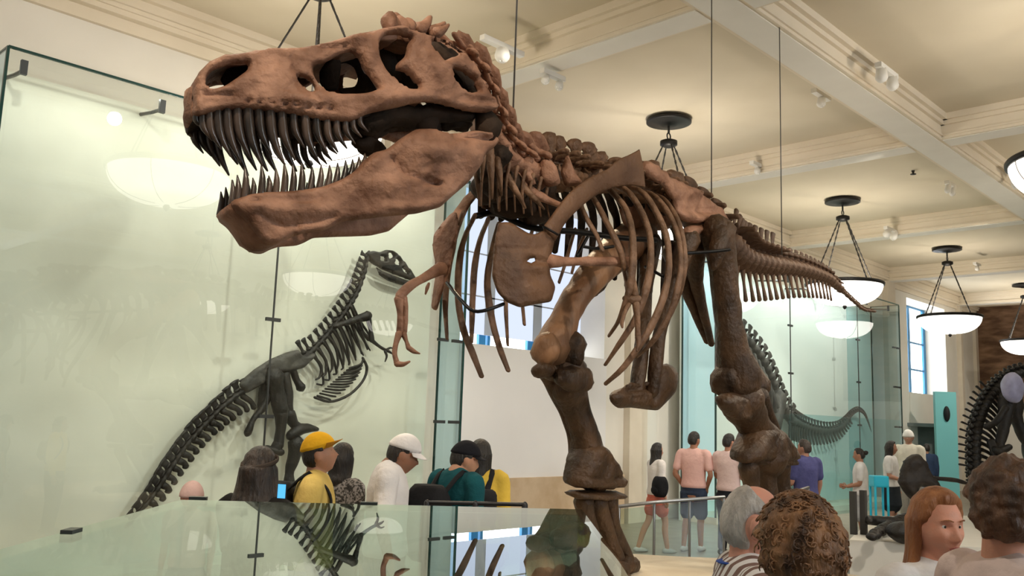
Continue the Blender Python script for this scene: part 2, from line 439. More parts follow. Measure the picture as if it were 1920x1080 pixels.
sk_rel = relief_fn([([(382, 180), (402, 179), (432, 180)], 4, .03), ([(545, 112), (552, 140), (560, 165), (590, 190)], 5, .02), ([(690, 210), (730, 206), (762, 203)], 3, .03), ([(700, 182), (740, 178)], 3, .015),
                    ([(860, 185), (900, 195), (925, 197)], 5, .018), ([(600, 90), (630, 92), (650, 88)], 3, .03)] +
                   [([(460 + i * 22, 193 + i * 2.0), (466 + i * 22, 194 + i * 2.0)], 3, .035) for i in range(8)],
                   [(490, 150, 60, 30, .02), (560, 190, 70, 14, .03), (720, 185, 60, 12, .03), (800, 130, 25, 40, .01), (690, 110, 15, 40, .015), (370, 190, 12, 40, .02), (455, 205, 70, 6, .02), (660, 76, 16, 8, .035), (745, 58, 20, 8, .04)], .014, 8)
mb = MB().plate(SK_OUT, SK_H, lambda x, y: S(x, y), lS, .075, sp=5.5, edge=8, relief=sk_rel)
mb.mirrored(MS, lS)
# roof over the snout and brow, arched across
TOP = [(362, 165), (366, 150), (376, 135), (397, 117), (422, 105), (452, 102), (485, 97), (515, 95), (552, 94), (585, 90), (612, 84), (640, 76), (667, 69), (700, 62), (722, 56), (745, 56)]
A = [S(x, y) for x, y in TOP]; mb.loft(A, [mir(p) for p in A], 10, UP, [.0, .01, .02, .03, .035, .04, .045, .05, .055, .05, .04, .03, .02, .02, .03, .03], .05, .02)
A = [S(x, y) for x, y in [(364, 160), (363, 175), (366, 190), (362, 205), (362, 217)]]; mb.loft(A, [mir(p) for p in A], 6, nS, .025, .06, .01)
part_skull = mb; mb = MB()
# skull table, rear wall and crest between the arches
A = [S(x, y, .8) for x, y in [(745, 58), (778, 64), (810, 70)]]; part_skull.loft(A, [mir(p) for p in A], 8, UP, [.03, .02, .05], .06, .02)
A = [S(x, y, .66) for x, y in [(815, 74), (845, 100), (870, 130), (890, 165)]]; mb.loft(A, [mir(p) for p in A], 8, UP, [.06, .08, .05, .0], .07, .02)
# palate and braincase
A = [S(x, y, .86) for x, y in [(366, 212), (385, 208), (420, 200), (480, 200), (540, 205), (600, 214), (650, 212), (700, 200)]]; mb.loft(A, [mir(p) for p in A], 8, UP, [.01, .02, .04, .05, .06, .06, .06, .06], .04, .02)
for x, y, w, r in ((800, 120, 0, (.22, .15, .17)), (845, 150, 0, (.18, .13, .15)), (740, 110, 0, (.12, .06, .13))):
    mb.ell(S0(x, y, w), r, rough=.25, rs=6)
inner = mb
for w in (.12, -.12, .2, -.2):
    mb.tube([S0(620, 232, w * .6), S0(700, 228, w), S0(800, 220, w * 1.2), S0(880, 215, w * 1.3)], [.02, .05, .055, .04], n=14, rough=1.0, rs=11)
for s_ in (1, -1):
    mb.tube([S0(890, 185, .22 * s_), S0(905, 215, .27 * s_), S0(915, 243, .29 * s_)], [.07, .05, .075], n=7, rough=.3)
    mb.tube([S0(690, 238, .2 * s_), S0(715, 215, .23 * s_), S0(740, 205, .25 * s_)], [.05, .04, .03], n=6, rough=.3)
mb = part_skull
# bosses on the brow and pointed rear crest
for x, y, w, r in ((735, 48, .22, .055), (750, 50, .2, .05), (766, 52, .18, .05), (742, 42, .1, .045), (728, 46, .25, .04)): mb.ell(S0(x, y, w), r, rough=.5, rs=18)
for a, b, w, r in (((785, 58), (806, 34), .08, .055), ((800, 62), (832, 45), .06, .05), ((815, 64), (840, 48), .12, .04)):
    mb.tube([S0(*a, w), S0((a[0] * .4 + b[0] * .6), a[1] * .4 + b[1] * .6 + 3, w), S0(*b, w)], [r * 1.3, r * .9, r * .45], n=7, flat=.6, rough=.35, rs=16)
skull = part('skull', mb, M['bone']); part('palate', inner, M['bone_shade'])  # palate and braincase darkened in colour for the shaded skull interior
for PL, w_ in (([(598, 135), (612, 115), (634, 106), (640, 122), (634, 168), (612, 173), (600, 158)], -.03), ([(632, 106), (655, 95), (672, 100), (692, 136), (714, 170), (692, 178), (640, 178), (632, 166), (666, 163), (672, 148), (664, 126), (650, 118), (634, 120)], -.06), ([(412, 150), (430, 122), (470, 116), (472, 138), (444, 160), (424, 166)], -.02), ([(708, 92), (724, 70), (760, 72), (758, 106), (742, 130), (770, 150), (786, 168), (752, 168), (722, 140)], -.02), ([(812, 84), (850, 92), (880, 120), (900, 172), (874, 178), (846, 140), (828, 112)], .08)):  # dark plates shaped like the shade in the skull openings
    part('skull_shade_fill', MB().plate(PL, [], lambda x, y, w_=w_: S0(x, y, w_), lS, .05, sp=5, edge=7, relief=relief_fn([], [], .03, 9)), M['bone_shade'], skull)
for x, y, w_, r_ in ((690, 272, .10, .05), (706, 240, .14, .045), (726, 226, .16, .05), (668, 246, .12, .04), (760, 222, .17, .05), (800, 226, .2, .06), (850, 232, .2, .055)):  # dark lumps added for the shade between skull and jaw
    part('skull_shade_fill', MB().ell(S0(x, y, w_), (r_ * 1.5, r_, r_), rough=.9, rs=13), M['bone_shade'], skull)
def tooth(par, name, b, t, r, bend):
    m = b.lerp(t, .55) + bend
    MB().tube([b, m, t], [r, r * .88, r * .2], seg=9, n=8, flat=.75, ref=nS).build(name, M['tooth'], par)
ub = [(368, 218, 24), (379, 217, 46), (392, 213, 66), (407, 209, 84), (424, 207, 96), (443, 206, 90), (463, 206, 104), (484, 208, 82), (505, 209, 98), (527, 213, 86), (549, 216, 60), (571, 219, 82), (592, 224, 62), (612, 227, 58), (630, 228, 50), (647, 229, 40), (661, 227, 30), (674, 221, 26)]
for sgn in (1, -1):
    for i, (x, y, l) in enumerate(ub):
        if sgn < 0 and i == 0: pass
        jl = l * (1 if sgn > 0 else .92 + .1 * math.sin(i * 2.1)); dx = 12 + l * .16
        b = S(x, y - 6, 1, -.015); t = S(x + dx, y + jl, 1, -.03)
        if sgn < 0: b, t = mir(b), mir(t)
        tooth(skull, 'upper_tooth', b, t, .0155 + .00019 * l, nS * .02)
# --- lower jaw
JW = [(429, 378), (440, 374), (470, 364), (500, 360), (530, 359), (560, 357), (605, 350), (640, 337), (665, 321), (682, 301), (700, 286), (725, 280), (752, 259), (780, 242), (812, 241), (838, 251), (865, 249), (892, 244), (922, 249), (938, 262), (925, 278), (910, 290), (895, 320), (878, 342), (850, 366), (825, 389), (780, 401), (715, 407), (640, 416), (618, 428), (603, 434), (565, 438), (540, 447), (522, 457), (500, 455), (484, 440), (468, 420), (452, 404), (438, 396)]
jw_rel = relief_fn([([(732, 298), (745, 312), (762, 330), (790, 336), (822, 346)], 3.5, .035), ([(850, 258), (890, 259), (925, 262)], 4, .05), ([(785, 345), (820, 346)], 4, .03), ([(480, 398), (500, 412), (530, 424), (580, 420), (620, 408)], 6, .02), ([(470, 376), (482, 377)], 4, .03), ([(500, 373), (560, 377), (600, 373)], 3, .014)],
                   [(800, 285, 50, 28, .06), (880, 300, 18, 30, .03), (720, 350, 70, 18, .025), (560, 395, 70, 15, .03), (470, 388, 25, 14, .02), (760, 390, 60, 8, .02), (690, 310, 30, 16, .02)], .012, 8)
def Jp(x, y):
    k = .97; p = S(x, y, k)
    return p - lS * max(0, (y - 395) / 62) * .035 if x < 560 else p
mb = MB().plate(JW, [], Jp, lS, .07, sp=6, edge=9, relief=jw_rel); mb.mirrored(MS, lS)
A = [Jp(x, y) for x, y in [(431, 382), (438, 394), (452, 402), (468, 418), (484, 438), (502, 452), (522, 454), (545, 443)]]
mb.loft(A, [mir(p) for p in A], 8, nS * .8 - UP * .6, [.03, .035, .04, .045, .05, .045, .03, .02], .05, .015)
jaw = part('lower_jaw', mb, M['bone'])
lb = [(434, 376, 38), (444, 373, 44), (458, 368, 54), (473, 364, 30), (489, 362, 52), (503, 360, 30), (516, 360, 44), (532, 359, 52), (548, 358, 48), (564, 357, 50), (580, 355, 42), (597, 352, 42), (613, 348, 38), (628, 342, 36), (643, 335, 34), (656, 327, 28), (668, 318, 24), (679, 306, 18)]
for sgn in (1, -1):
    for i, (x, y, l) in enumerate(lb):
        b = S(x, y + 6, .93, -.01); t = S(x + 1 + (4 if i > 9 else 0), y - l, .93, -.02)
        if sgn < 0: b, t = mir(b), mir(t)
        tooth(jaw, 'lower_tooth', b, t, .0145 + .00019 * l, -nS * .006)
# --- vertebrae (one kind, copied and fitted)
def vert_mesh(name, m, cr=.10, cl=.15, sh=.24, sl=.10, tp=.16, lean=-.03, spx=1.0, rough=.25, zyg=True):
    b = MB()
    b.tube([V((-cl / 2, 0, 0)), V((-cl * .3, 0, 0)), V((0, 0, 0)), V((cl * .3, 0, 0)), V((cl / 2, 0, 0))], [cr, cr * .9, cr * .74, cr * .9, cr], seg=14, rough=rough * .6, rs=12)
    b.ell((0, 0, cr * 1.1), (cl * .45, cr * .62, cr * .5), rough=rough)
    if sh: b.tube([V((0, 0, cr * .9)), V((lean * .5, 0, cr + (sh - cr) * .5)), V((lean, 0, sh))], [sl * .5, sl * .42, sl * .55 * spx], flat=.36, ref=(1, 0, 0) if False else (0, 1, 0), n=7, rough=rough, rs=14, seg=12)
    if tp:
        for s_ in (1, -1):
            b.tube([V((0, 0, cr * 1.0)), V((-.01, s_ * tp * .6, cr * 1.25)), V((-.03, s_ * tp, cr * 1.2))], [cr * .42, cr * .3, cr * .26], flat=.7, n=6, rough=rough, rs=14)
    if zyg:
        for s_ in (1, -1):
            b.tube([V((0, s_ * cr * .4, cr * 1.3)), V((cl * .75, s_ * cr * .55, cr * 1.35))], [cr * .25, cr * .2], rough=rough); b.tube([V((0, s_ * cr * .4, cr * 1.4)), V((-cl * .7, s_ * cr * .5, cr * 1.55))], [cr * .25, cr * .2], rough=rough)
    return b.mesh(name, m)
def frame(p, t, up):
    t = t.normalized(); y = up.cross(t).normalized(); z = t.cross(y)
    return Matrix((t, y, z)).transposed().to_4x4()
def place(name, me, par, p, t, up, sc=(1, 1, 1)):
    o = link(name, me, par); o.matrix_local = Matrix.Translation(p - root_of(par)) @ frame(p, t, up) @ Matrix.Diagonal((*sc, 1)); return o
def chain(pts, n): return catmull(pts, n)
# neck: (tip px, tip py, centre px, centre py, depth)
NK = [(868, 68, 848, 118, 4.95), (903, 92, 868, 140, 5.02), (925, 130, 886, 172, 5.12), (941, 172, 902, 212, 5.25), (956, 206, 918, 250, 5.40), (968, 238, 938, 284, 5.56), (990, 258, 962, 306, 5.72), (1012, 258, 990, 322, 5.86)]
nm = vert_mesh('cervical_vertebra', M['bone'], .10, .16, .22, .15, .11, -.02, 1.5, .7)
nc = [at_F(c, d, F) for a, b, c, d, F in NK]; ntp = [at_F(a, b, F) for a, b, c, d, F in NK]
for i in range(len(NK)):
    t = nc[max(i - 1, 0)] - nc[min(i + 1, len(NK) - 1)]; u = ntp[i] - nc[i]
    h = u.length / .235; place('cervical_vertebra', nm, rex, nc[i], t, u, (1, 1.1, h))
for i, (x, y, x2, y2, F) in enumerate([(905, 262, 903, 340, 5.2), (918, 280, 922, 372, 5.3), (932, 300, 940, 366, 5.4), (950, 330, 985, 390, 5.55), (975, 345, 1020, 392, 5.7), (890, 300, 900, 385, 5.5), (930, 320, 936, 395, 5.65)]):
    part('cervical_rib', MB().tube([at_F(x, y, F), at_F((x + x2) / 2 + 1, (y + y2) / 2, F), at_F(x2, y2, F + .1)], [.03, .02, .008], n=8, rough=.3), M['bone_rib'])
# broad neck processes behind the jaw
mb = MB()
for P, F in (([(958, 305), (985, 292), (1003, 296), (1000, 330), (1008, 352), (985, 345), (968, 325)], 5.75), ([(1012, 300), (1030, 296), (1044, 312), (1052, 345), (1030, 352), (1010, 340)], 5.85), ([(1050, 322), (1064, 285), (1078, 322), (1095, 345), (1060, 352)], 6.0)):
    mb.plate(P, [], lambda x, y, F=F: at_F(x, y, F), -FH, .1, sp=6, edge=10, relief=relief_fn([], [], .015, 10))
mb.tube([at_F(952, 300, 5.7), at_F(975, 345, 5.75), at_F(1020, 372, 5.85), at_F(1070, 392, 5.95)], [.035, .04, .03, .015], n=12, rough=.35)
part('neck_process', mb, M['bone'])
# back
DT = [(1022, 252), (1050, 247), (1080, 258), (1108, 270), (1136, 285), (1164, 297), (1188, 300), (1206, 304), (1226, 318), (1244, 332)]
DC = [(1014, 325), (1046, 332), (1078, 336), (1110, 338), (1142, 342), (1170, 348), (1198, 354), (1222, 364), (1246, 376), (1268, 388)]
dm = vert_mesh('dorsal_vertebra', M['bone_rib'], .12, .2, .36, .19, .24, -.04, 1.15, .9)
dc = catmull([L(x, y, 0) for x, y in DC], 15); dtp = catmull([L(x, y, 0) for x, y in DT], 15)
for i in range(15):
    t = dc[max(i - 1, 0)] - dc[min(i + 1, 14)]; u = dtp[i] - dc[i]
    place('dorsal_vertebra', dm, rex, dc[i], t + UP * random.uniform(-.12, .12) * t.length, UP * u.length + lB * random.uniform(-.06, .06), (random.uniform(.7, .95), .95, u.length / .4 * random.uniform(.88, 1.06)))
# dark vertebral undersides running on to the hip
# ilium, left then right
IL = [(1259, 334), (1275, 338), (1300, 354), (1325, 370), (1346, 386), (1361, 405), (1364, 418), (1340, 421), (1310, 419), (1282, 416), (1268, 400), (1262, 375), (1246, 350), (1212, 331), (1204, 318), (1206, 300), (1222, 303), (1240, 318)]
mb = MB().plate(IL, [], lambda x, y: L(x, y, .22 + .0006 * (y - 330)), lB, .09, sp=6, edge=9, relief=relief_fn([([(1272, 392), (1300, 398), (1330, 396)], 5, .03), ([(1310, 375), (1305, 392)], 6, .03)], [(1330, 412, 25, 8, .05), (1290, 360, 20, 10, .03)], .02, 8))
mb.plate([(1284, 424), (1300, 422), (1330, 420), (1367, 419), (1362, 428), (1330, 432), (1312, 438), (1298, 450), (1288, 456), (1282, 440)], [], lambda x, y: L(x, y, .26), lB, .12, sp=6, edge=8, relief=relief_fn([], [], .02, 9))
part('ilium', mb, M['bone'])
mb = MB().plate(IL, [], lambda x, y: L(x, y, .22 + .0006 * (y - 330)), lB, .09, sp=9, edge=9); mb.v = [v - lB * (2 * (v - HC).dot(lB)) for v in mb.v]
part('ilium', mb, M['bone'])
sm = vert_mesh('sacral_vertebra', M['bone_tail'], .13, .24, .3, .2, .2, 0, 1.2, .3)
for x, y in ((1290, 400), (1316, 418), (1342, 438)): place('sacral_vertebra', sm, rex, L(x, y, 0), nB + UP * .15, UP)
# --- legs
def limb(name, pts, w, rad, m, par=None, flat=1, n=26, seg=18, rough=.16, ref=None):
    P = [L(p[0], p[1], p[2] if len(p) > 2 else w) for p in pts]
    k = 1 / FPX
    R = [r * (P[i] - CAM).dot(FH) * k for i, r in enumerate(rad)]
    return part(name, MB().tube(P, R, seg, n, flat, ref, rough=rough, rs=7), m, par)
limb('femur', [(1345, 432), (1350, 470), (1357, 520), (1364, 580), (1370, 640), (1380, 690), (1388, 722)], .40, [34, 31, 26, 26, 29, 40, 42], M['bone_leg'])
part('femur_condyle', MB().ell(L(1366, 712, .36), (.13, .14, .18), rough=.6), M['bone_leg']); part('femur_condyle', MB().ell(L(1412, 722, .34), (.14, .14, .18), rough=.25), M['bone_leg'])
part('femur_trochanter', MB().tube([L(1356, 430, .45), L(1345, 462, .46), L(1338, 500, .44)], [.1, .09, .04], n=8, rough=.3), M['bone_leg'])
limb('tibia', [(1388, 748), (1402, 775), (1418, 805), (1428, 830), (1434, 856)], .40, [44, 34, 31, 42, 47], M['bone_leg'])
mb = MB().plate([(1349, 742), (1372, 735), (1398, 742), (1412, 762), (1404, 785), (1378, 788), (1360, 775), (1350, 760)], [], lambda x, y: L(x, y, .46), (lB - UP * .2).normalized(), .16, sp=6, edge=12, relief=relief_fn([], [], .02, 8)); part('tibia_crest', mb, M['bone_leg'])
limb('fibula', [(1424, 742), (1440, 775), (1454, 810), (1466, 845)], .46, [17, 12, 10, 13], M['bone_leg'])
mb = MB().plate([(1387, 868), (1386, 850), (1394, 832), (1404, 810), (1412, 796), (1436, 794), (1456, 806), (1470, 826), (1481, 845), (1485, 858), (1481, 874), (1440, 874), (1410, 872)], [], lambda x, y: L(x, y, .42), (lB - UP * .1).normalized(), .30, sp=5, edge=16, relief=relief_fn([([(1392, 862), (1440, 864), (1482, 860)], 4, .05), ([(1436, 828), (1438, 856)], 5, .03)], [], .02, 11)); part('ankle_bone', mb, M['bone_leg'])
def foot(meta, w, m):
    for (a, b, c, r0, r1) in meta: limb('metatarsal', [a, b, c], w, [r0, (r0 + r1) * .4, r1], m, n=14, seg=14)
foot([((1404, 874), (1408, 905), (1412, 958), 20, 19), ((1434, 876), (1438, 908), (1442, 964), 21, 20), ((1464, 872), (1468, 905), (1473, 955), 19, 17)], .42, M['bone_leg'])
def toe(root, d, lens, r):
    p = root; up = UP
    for i, l in enumerate(lens):
        q = p + d * l; q.z = max(.5 + r * (.6 if i == len(lens) - 1 else .8), p.z - (.11 if i == 0 else .07))
        last = i == len(lens) - 1
        part('toe_claw' if last else 'toe_bone', MB().tube([p, p.lerp(q, .5) + up * (.03 if last else -.008), q], [r, r * .72, r * (.2 if last else .95)], 12, 8, rough=.2), M['bone_leg']); p = q + d * .012; r *= .86
for x, y, sp in ((1412, 972, .5), (1442, 978, 0), (1473, 968, -.5)): toe(L(x, y, .42), (-FH + RH * (.12 - sp * .35)).normalized(), (.17, .14, .12, .12), .085)
# right leg
limb('femur', [(1200, 440), (1165, 466), (1122, 505), (1085, 550), (1062, 590), (1046, 630), (1040, 655)], -.36, [38, 36, 33, 27, 28, 34, 36], M['bone_lit'])
part('femur_condyle', MB().ell(L(1022, 655, -.36), (.09, .12, .14), rough=.25), M['bone_lit']); part('femur_condyle', MB().ell(L(1066, 652, -.30), (.13, .14, .16), rough=.25), M['bone_leg'])
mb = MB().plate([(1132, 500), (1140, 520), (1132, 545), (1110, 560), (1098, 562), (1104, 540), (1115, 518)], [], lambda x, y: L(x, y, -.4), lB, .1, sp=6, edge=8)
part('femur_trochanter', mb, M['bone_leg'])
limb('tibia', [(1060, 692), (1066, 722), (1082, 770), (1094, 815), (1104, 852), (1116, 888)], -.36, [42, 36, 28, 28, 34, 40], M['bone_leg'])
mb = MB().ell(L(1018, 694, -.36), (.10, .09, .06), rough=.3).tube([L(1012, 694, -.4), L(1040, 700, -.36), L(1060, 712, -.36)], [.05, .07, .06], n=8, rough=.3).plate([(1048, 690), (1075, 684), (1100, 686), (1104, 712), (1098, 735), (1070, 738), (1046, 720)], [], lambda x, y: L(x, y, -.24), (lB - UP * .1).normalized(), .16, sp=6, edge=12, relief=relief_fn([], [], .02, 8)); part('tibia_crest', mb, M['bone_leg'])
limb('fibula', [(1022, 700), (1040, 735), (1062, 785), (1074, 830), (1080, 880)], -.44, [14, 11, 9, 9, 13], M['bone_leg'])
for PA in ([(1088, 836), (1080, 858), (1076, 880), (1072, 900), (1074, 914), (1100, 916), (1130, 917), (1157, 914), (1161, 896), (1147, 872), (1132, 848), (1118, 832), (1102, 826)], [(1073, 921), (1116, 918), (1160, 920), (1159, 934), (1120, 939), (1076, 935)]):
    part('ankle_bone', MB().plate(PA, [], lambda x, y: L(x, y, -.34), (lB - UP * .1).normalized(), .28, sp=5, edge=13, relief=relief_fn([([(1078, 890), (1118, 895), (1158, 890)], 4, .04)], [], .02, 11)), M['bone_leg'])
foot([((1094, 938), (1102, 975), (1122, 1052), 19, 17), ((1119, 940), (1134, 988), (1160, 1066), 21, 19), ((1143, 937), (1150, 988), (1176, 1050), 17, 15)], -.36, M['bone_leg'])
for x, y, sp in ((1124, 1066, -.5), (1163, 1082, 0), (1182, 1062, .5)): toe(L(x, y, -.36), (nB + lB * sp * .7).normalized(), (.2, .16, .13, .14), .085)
# --- pubis and ischium
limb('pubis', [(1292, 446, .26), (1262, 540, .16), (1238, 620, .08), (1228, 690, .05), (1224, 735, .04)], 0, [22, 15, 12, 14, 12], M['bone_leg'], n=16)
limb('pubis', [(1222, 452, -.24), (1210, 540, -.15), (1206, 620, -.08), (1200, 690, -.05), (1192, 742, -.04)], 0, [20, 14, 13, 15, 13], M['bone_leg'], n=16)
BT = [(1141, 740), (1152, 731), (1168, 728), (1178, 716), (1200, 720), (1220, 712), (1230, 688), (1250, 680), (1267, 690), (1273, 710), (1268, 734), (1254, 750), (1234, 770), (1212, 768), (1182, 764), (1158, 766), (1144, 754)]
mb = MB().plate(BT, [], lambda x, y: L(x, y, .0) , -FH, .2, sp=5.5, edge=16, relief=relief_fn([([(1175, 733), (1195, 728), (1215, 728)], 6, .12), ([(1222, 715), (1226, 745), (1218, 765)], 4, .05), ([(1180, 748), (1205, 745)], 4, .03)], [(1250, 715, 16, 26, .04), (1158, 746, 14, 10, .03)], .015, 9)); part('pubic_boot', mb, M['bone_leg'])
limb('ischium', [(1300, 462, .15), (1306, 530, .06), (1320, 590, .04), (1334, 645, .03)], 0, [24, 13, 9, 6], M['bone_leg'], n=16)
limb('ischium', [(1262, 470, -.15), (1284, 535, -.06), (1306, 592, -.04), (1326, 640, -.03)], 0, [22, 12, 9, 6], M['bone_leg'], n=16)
# --- shoulder and arms
CO = [(934, 417), (956, 416), (976, 428), (990, 437), (1003, 440), (1020, 431), (1041, 441), (1036, 470), (1030, 490), (1032, 516), (1042, 538), (1034, 566), (1002, 571), (975, 577), (950, 567), (932, 548), (922, 517), (925, 476), (929, 441)]
def Fco(x): return 5.50 + (x - 930) * .0022
mb = MB().plate(CO, [[(988, 490), (994, 485), (1002, 484), (1004, 489), (996, 493)]], lambda x, y: at_F(x, y, Fco(x) - .05 * math.sin(max(0, min(1, (x - 920) / 125)) * pi)), (-FH - RH * .25).normalized(), .075, sp=5, edge=7,
               relief=relief_fn([([(1000, 488), (1020, 492), (1034, 492)], 6, .04), ([(1005, 520), (1015, 530)], 8, .02), ([(935, 468), (1020, 470)], 3, .012)], [(1010, 545, 20, 14, .025), (1015, 505, 14, 8, .03), (975, 505, 30, 30, .02)], .010, 9)); part('coracoid', mb, M['bone_plate'])
def Fsc(x): return 5.70 + (x - 1030) * .0030
def blade(w, off=0):
    P = [(1030, 437), (1043, 418), (1062, 392), (1084, 370), (1112, 350), (1142, 335), (1170, 322), (1204, 316)]
    return MB().tube([at_F(x, y, Fsc(x)) for x, y in P], [.07, .065, .065, .068, .065, .066, .10, .135], 14, 30, [.5, .45, .42, .4, .36, .26, .12, .07], lB, rough=.1, rs=7)
part('scapula', blade(1), M['bone_plate'])
RC = [(829, 418), (845, 400), (856, 395), (860, 420), (856, 445), (848, 475), (844, 505), (830, 548), (819, 584), (808, 578), (812, 545), (818, 505), (811, 465), (813, 440)]
def Frc(x, y): return 5.92 + (830 - x) * .004
mb = MB().plate(RC, [], lambda x, y: at_F(x, y, Frc(x, y)), (-FH + RH * .4).normalized(), .10, sp=5, edge=7, relief=relief_fn([], [], .02, 12)); part('coracoid', mb, M['bone'])
part('scapula', MB().tube([at_F(850, 420, 5.9), at_F(868, 388, 6.0), at_F(892, 360, 6.2), at_F(940, 330, 6.5)], [.06, .05, .05, .07], n=16, flat=.4, rough=.2), M['bone'])
def rod(name, pts, rad, m, par=None, n=14, flat=1, rough=.22, seg=12):
    P = [at_F(*p) for p in pts]; R = [r * p[2] / FPX for r, p in zip(rad, pts)]
    return part(name, MB().tube(P, R, seg, n, flat, rough=rough, rs=12), m, par)
rod('humerus', [(828, 503, 5.85), (800, 518, 5.75), (772, 534, 5.66), (750, 556, 5.6)], [13, 9, 9, 10], M['bone'])
rod('forearm_bone', [(748, 560, 5.6), (750, 590, 5.6), (750, 622, 5.62)], [9, 6, 7], M['bone'])
rod('forearm_bone', [(757, 558, 5.62), (760, 590, 5.64), (758, 622, 5.64)], [8, 5, 6], M['bone'])
rod('finger', [(748, 626, 5.6), (742, 645, 5.58), (740, 664, 5.56), (744, 680, 5.55)], [7, 5, 5, 6], M['bone'])
rod('finger_claw', [(744, 682, 5.55), (756, 683, 5.53), (768, 678, 5.52)], [6, 5, 2], M['bone'])
rod('finger', [(757, 626, 5.62), (762, 640, 5.6), (766, 652, 5.58)], [6, 4, 5], M['bone'])
rod('finger_claw', [(766, 652, 5.58), (776, 659, 5.55), (787, 663, 5.53)], [5, 4, 1.5], M['bone'])
rod('hand_splint', [(804, 532, 5.8), (801, 540, 5.8), (798, 551, 5.8)], [3, 4, 2], M['bone'])
rod('humerus', [(1030, 488, 5.72), (1060, 490, 5.82), (1110, 490, 5.98), (1150, 490, 6.1), (1184, 493, 6.2)], [15, 9, 9, 9, 12], M['bone'])
rod('forearm_bone', [(1180, 500, 6.2), (1186, 528, 6.15), (1190, 553, 6.1)], [9, 7, 8], M['bone_rib'])
rod('forearm_bone', [(1172, 502, 6.24), (1176, 530, 6.2), (1180, 555, 6.14)], [7, 5, 7], M['bone_rib'])
rod('wrist_bone', [(1174, 560, 6.1), (1184, 562, 6.1), (1196, 560, 6.1)], [8, 9, 8], M['bone_rib'])
rod('finger', [(1192, 568, 6.1), (1195, 600, 6.08), (1196, 630, 6.08)], [7, 6, 6], M['bone_rib'])
rod('finger_claw', [(1196, 632, 6.08), (1197, 645, 6.06), (1194, 658, 6.04)], [6, 5, 2], M['bone_rib'])
rod('finger', [(1180, 568, 6.1), (1172, 585, 6.06), (1168, 598, 6.04)], [5, 4, 4], M['bone_rib'])
rod('finger_claw', [(1168, 598, 6.04), (1166, 606, 6.02), (1167, 614, 6.0)], [4, 4, 2], M['bone_rib'])
# --- ribs
def rib(pts, wp, rad, n=26):
    P = []
    k = len(pts) - 1
    ws = lerp_list(wp, len(pts))
    for p, w in zip(pts, ws): P.append(L(p[0], p[1], w))
    part('rib', MB().tube(P, [r * 6.4 / FPX for r in rad], 10, n, .6, lB, rough=.12, rs=8), M['bone_rib'])
WL = [.10, .30, .44, .52, .55, .50, .40, .26]
rib([(1096, 345), (1118, 380), (1138, 418), (1152, 445), (1163, 470), (1172, 505)], [.1, .28, .4, .46, .48, .48], [7, 9, 8, 8, 8, 6])
rib([(1128, 345), (1152, 365), (1174, 394), (1185, 435), (1187, 486), (1182, 535), (1170, 575), (1158, 605), (1142, 629)], WL, [7, 10, 10, 10, 10, 9, 8, 7, 5])
rib([(1154, 348), (1178, 360), (1202, 396), (1218, 440), (1220, 492), (1212, 539), (1200, 580), (1182, 614), (1158, 650), (1135, 684)], WL, [7, 10, 10, 10, 10, 10, 9, 8, 7, 5])
rib([(1180, 352), (1206, 362), (1231, 398), (1250, 445), (1254, 498), (1246, 550), (1226, 602), (1196, 652), (1168, 690), (1135, 720)], WL, [7, 10, 10, 10, 10, 10, 9, 8, 7, 5])
rib([(1206, 360), (1232, 372), (1256, 405), (1272, 445), (1277, 495), (1268, 550), (1250, 600), (1222, 642), (1194, 670)], WL, [7, 10, 10, 9, 9, 9, 8, 7, 4])
rib([(1228, 366), (1250, 380), (1270, 412), (1282, 455), (1284, 500), (1276, 545), (1258, 590), (1236, 628)], WL, [7, 9, 9, 8, 8, 7, 6, 3])
rib([(1070, 345), (1085, 375), (1100, 410), (1118, 440), (1130, 470)], [.05, .2, .3, .36, .4], [6, 7, 7, 6, 5])
WR = [-.14, -.34, -.46, -.5, -.5, -.46, -.4, -.32]
rib([(890, 405), (874, 438), (864, 474), (859, 520), (860, 570), (870, 622), (886, 662), (903, 706)], WR, [7, 8, 8, 8, 8, 8, 8, 6])
rib([(915, 412), (900, 450), (891, 494), (887, 542), (885, 600), (884, 640)], WR, [7, 8, 8, 8, 7, 5])
rib([(935, 420), (922, 470), (914, 520), (916, 560), (924, 606), (936, 650), (953, 695)], WR, [7, 8, 9, 9, 9, 8, 6])
rib([(965, 420), (955, 470), (949, 540), (949, 590), (952, 647)], WR, [6, 7, 6, 6, 4])
rib([(1000, 425), (985, 480), (979, 550), (983, 608)], WR, [6, 7, 6, 5])
rib([(868, 400), (852, 450), (840, 510), (835, 570), (838, 635)], WR, [7, 8, 7, 7, 4])
rib([(1078, 430), (1068, 465), (1058, 500), (1048, 530)], [-.3, -.45, -.5, -.5], [6, 6, 5, 4])
rib([(1100, 430), (1088, 460), (1078, 490), (1072, 512)], [-.3, -.42, -.45, -.45], [6, 6, 5, 4])
rib([(905, 385), (930, 392), (960, 398), (1000, 402)], [-.25, -.3, -.3, -.25], [6, 7, 7, 6])
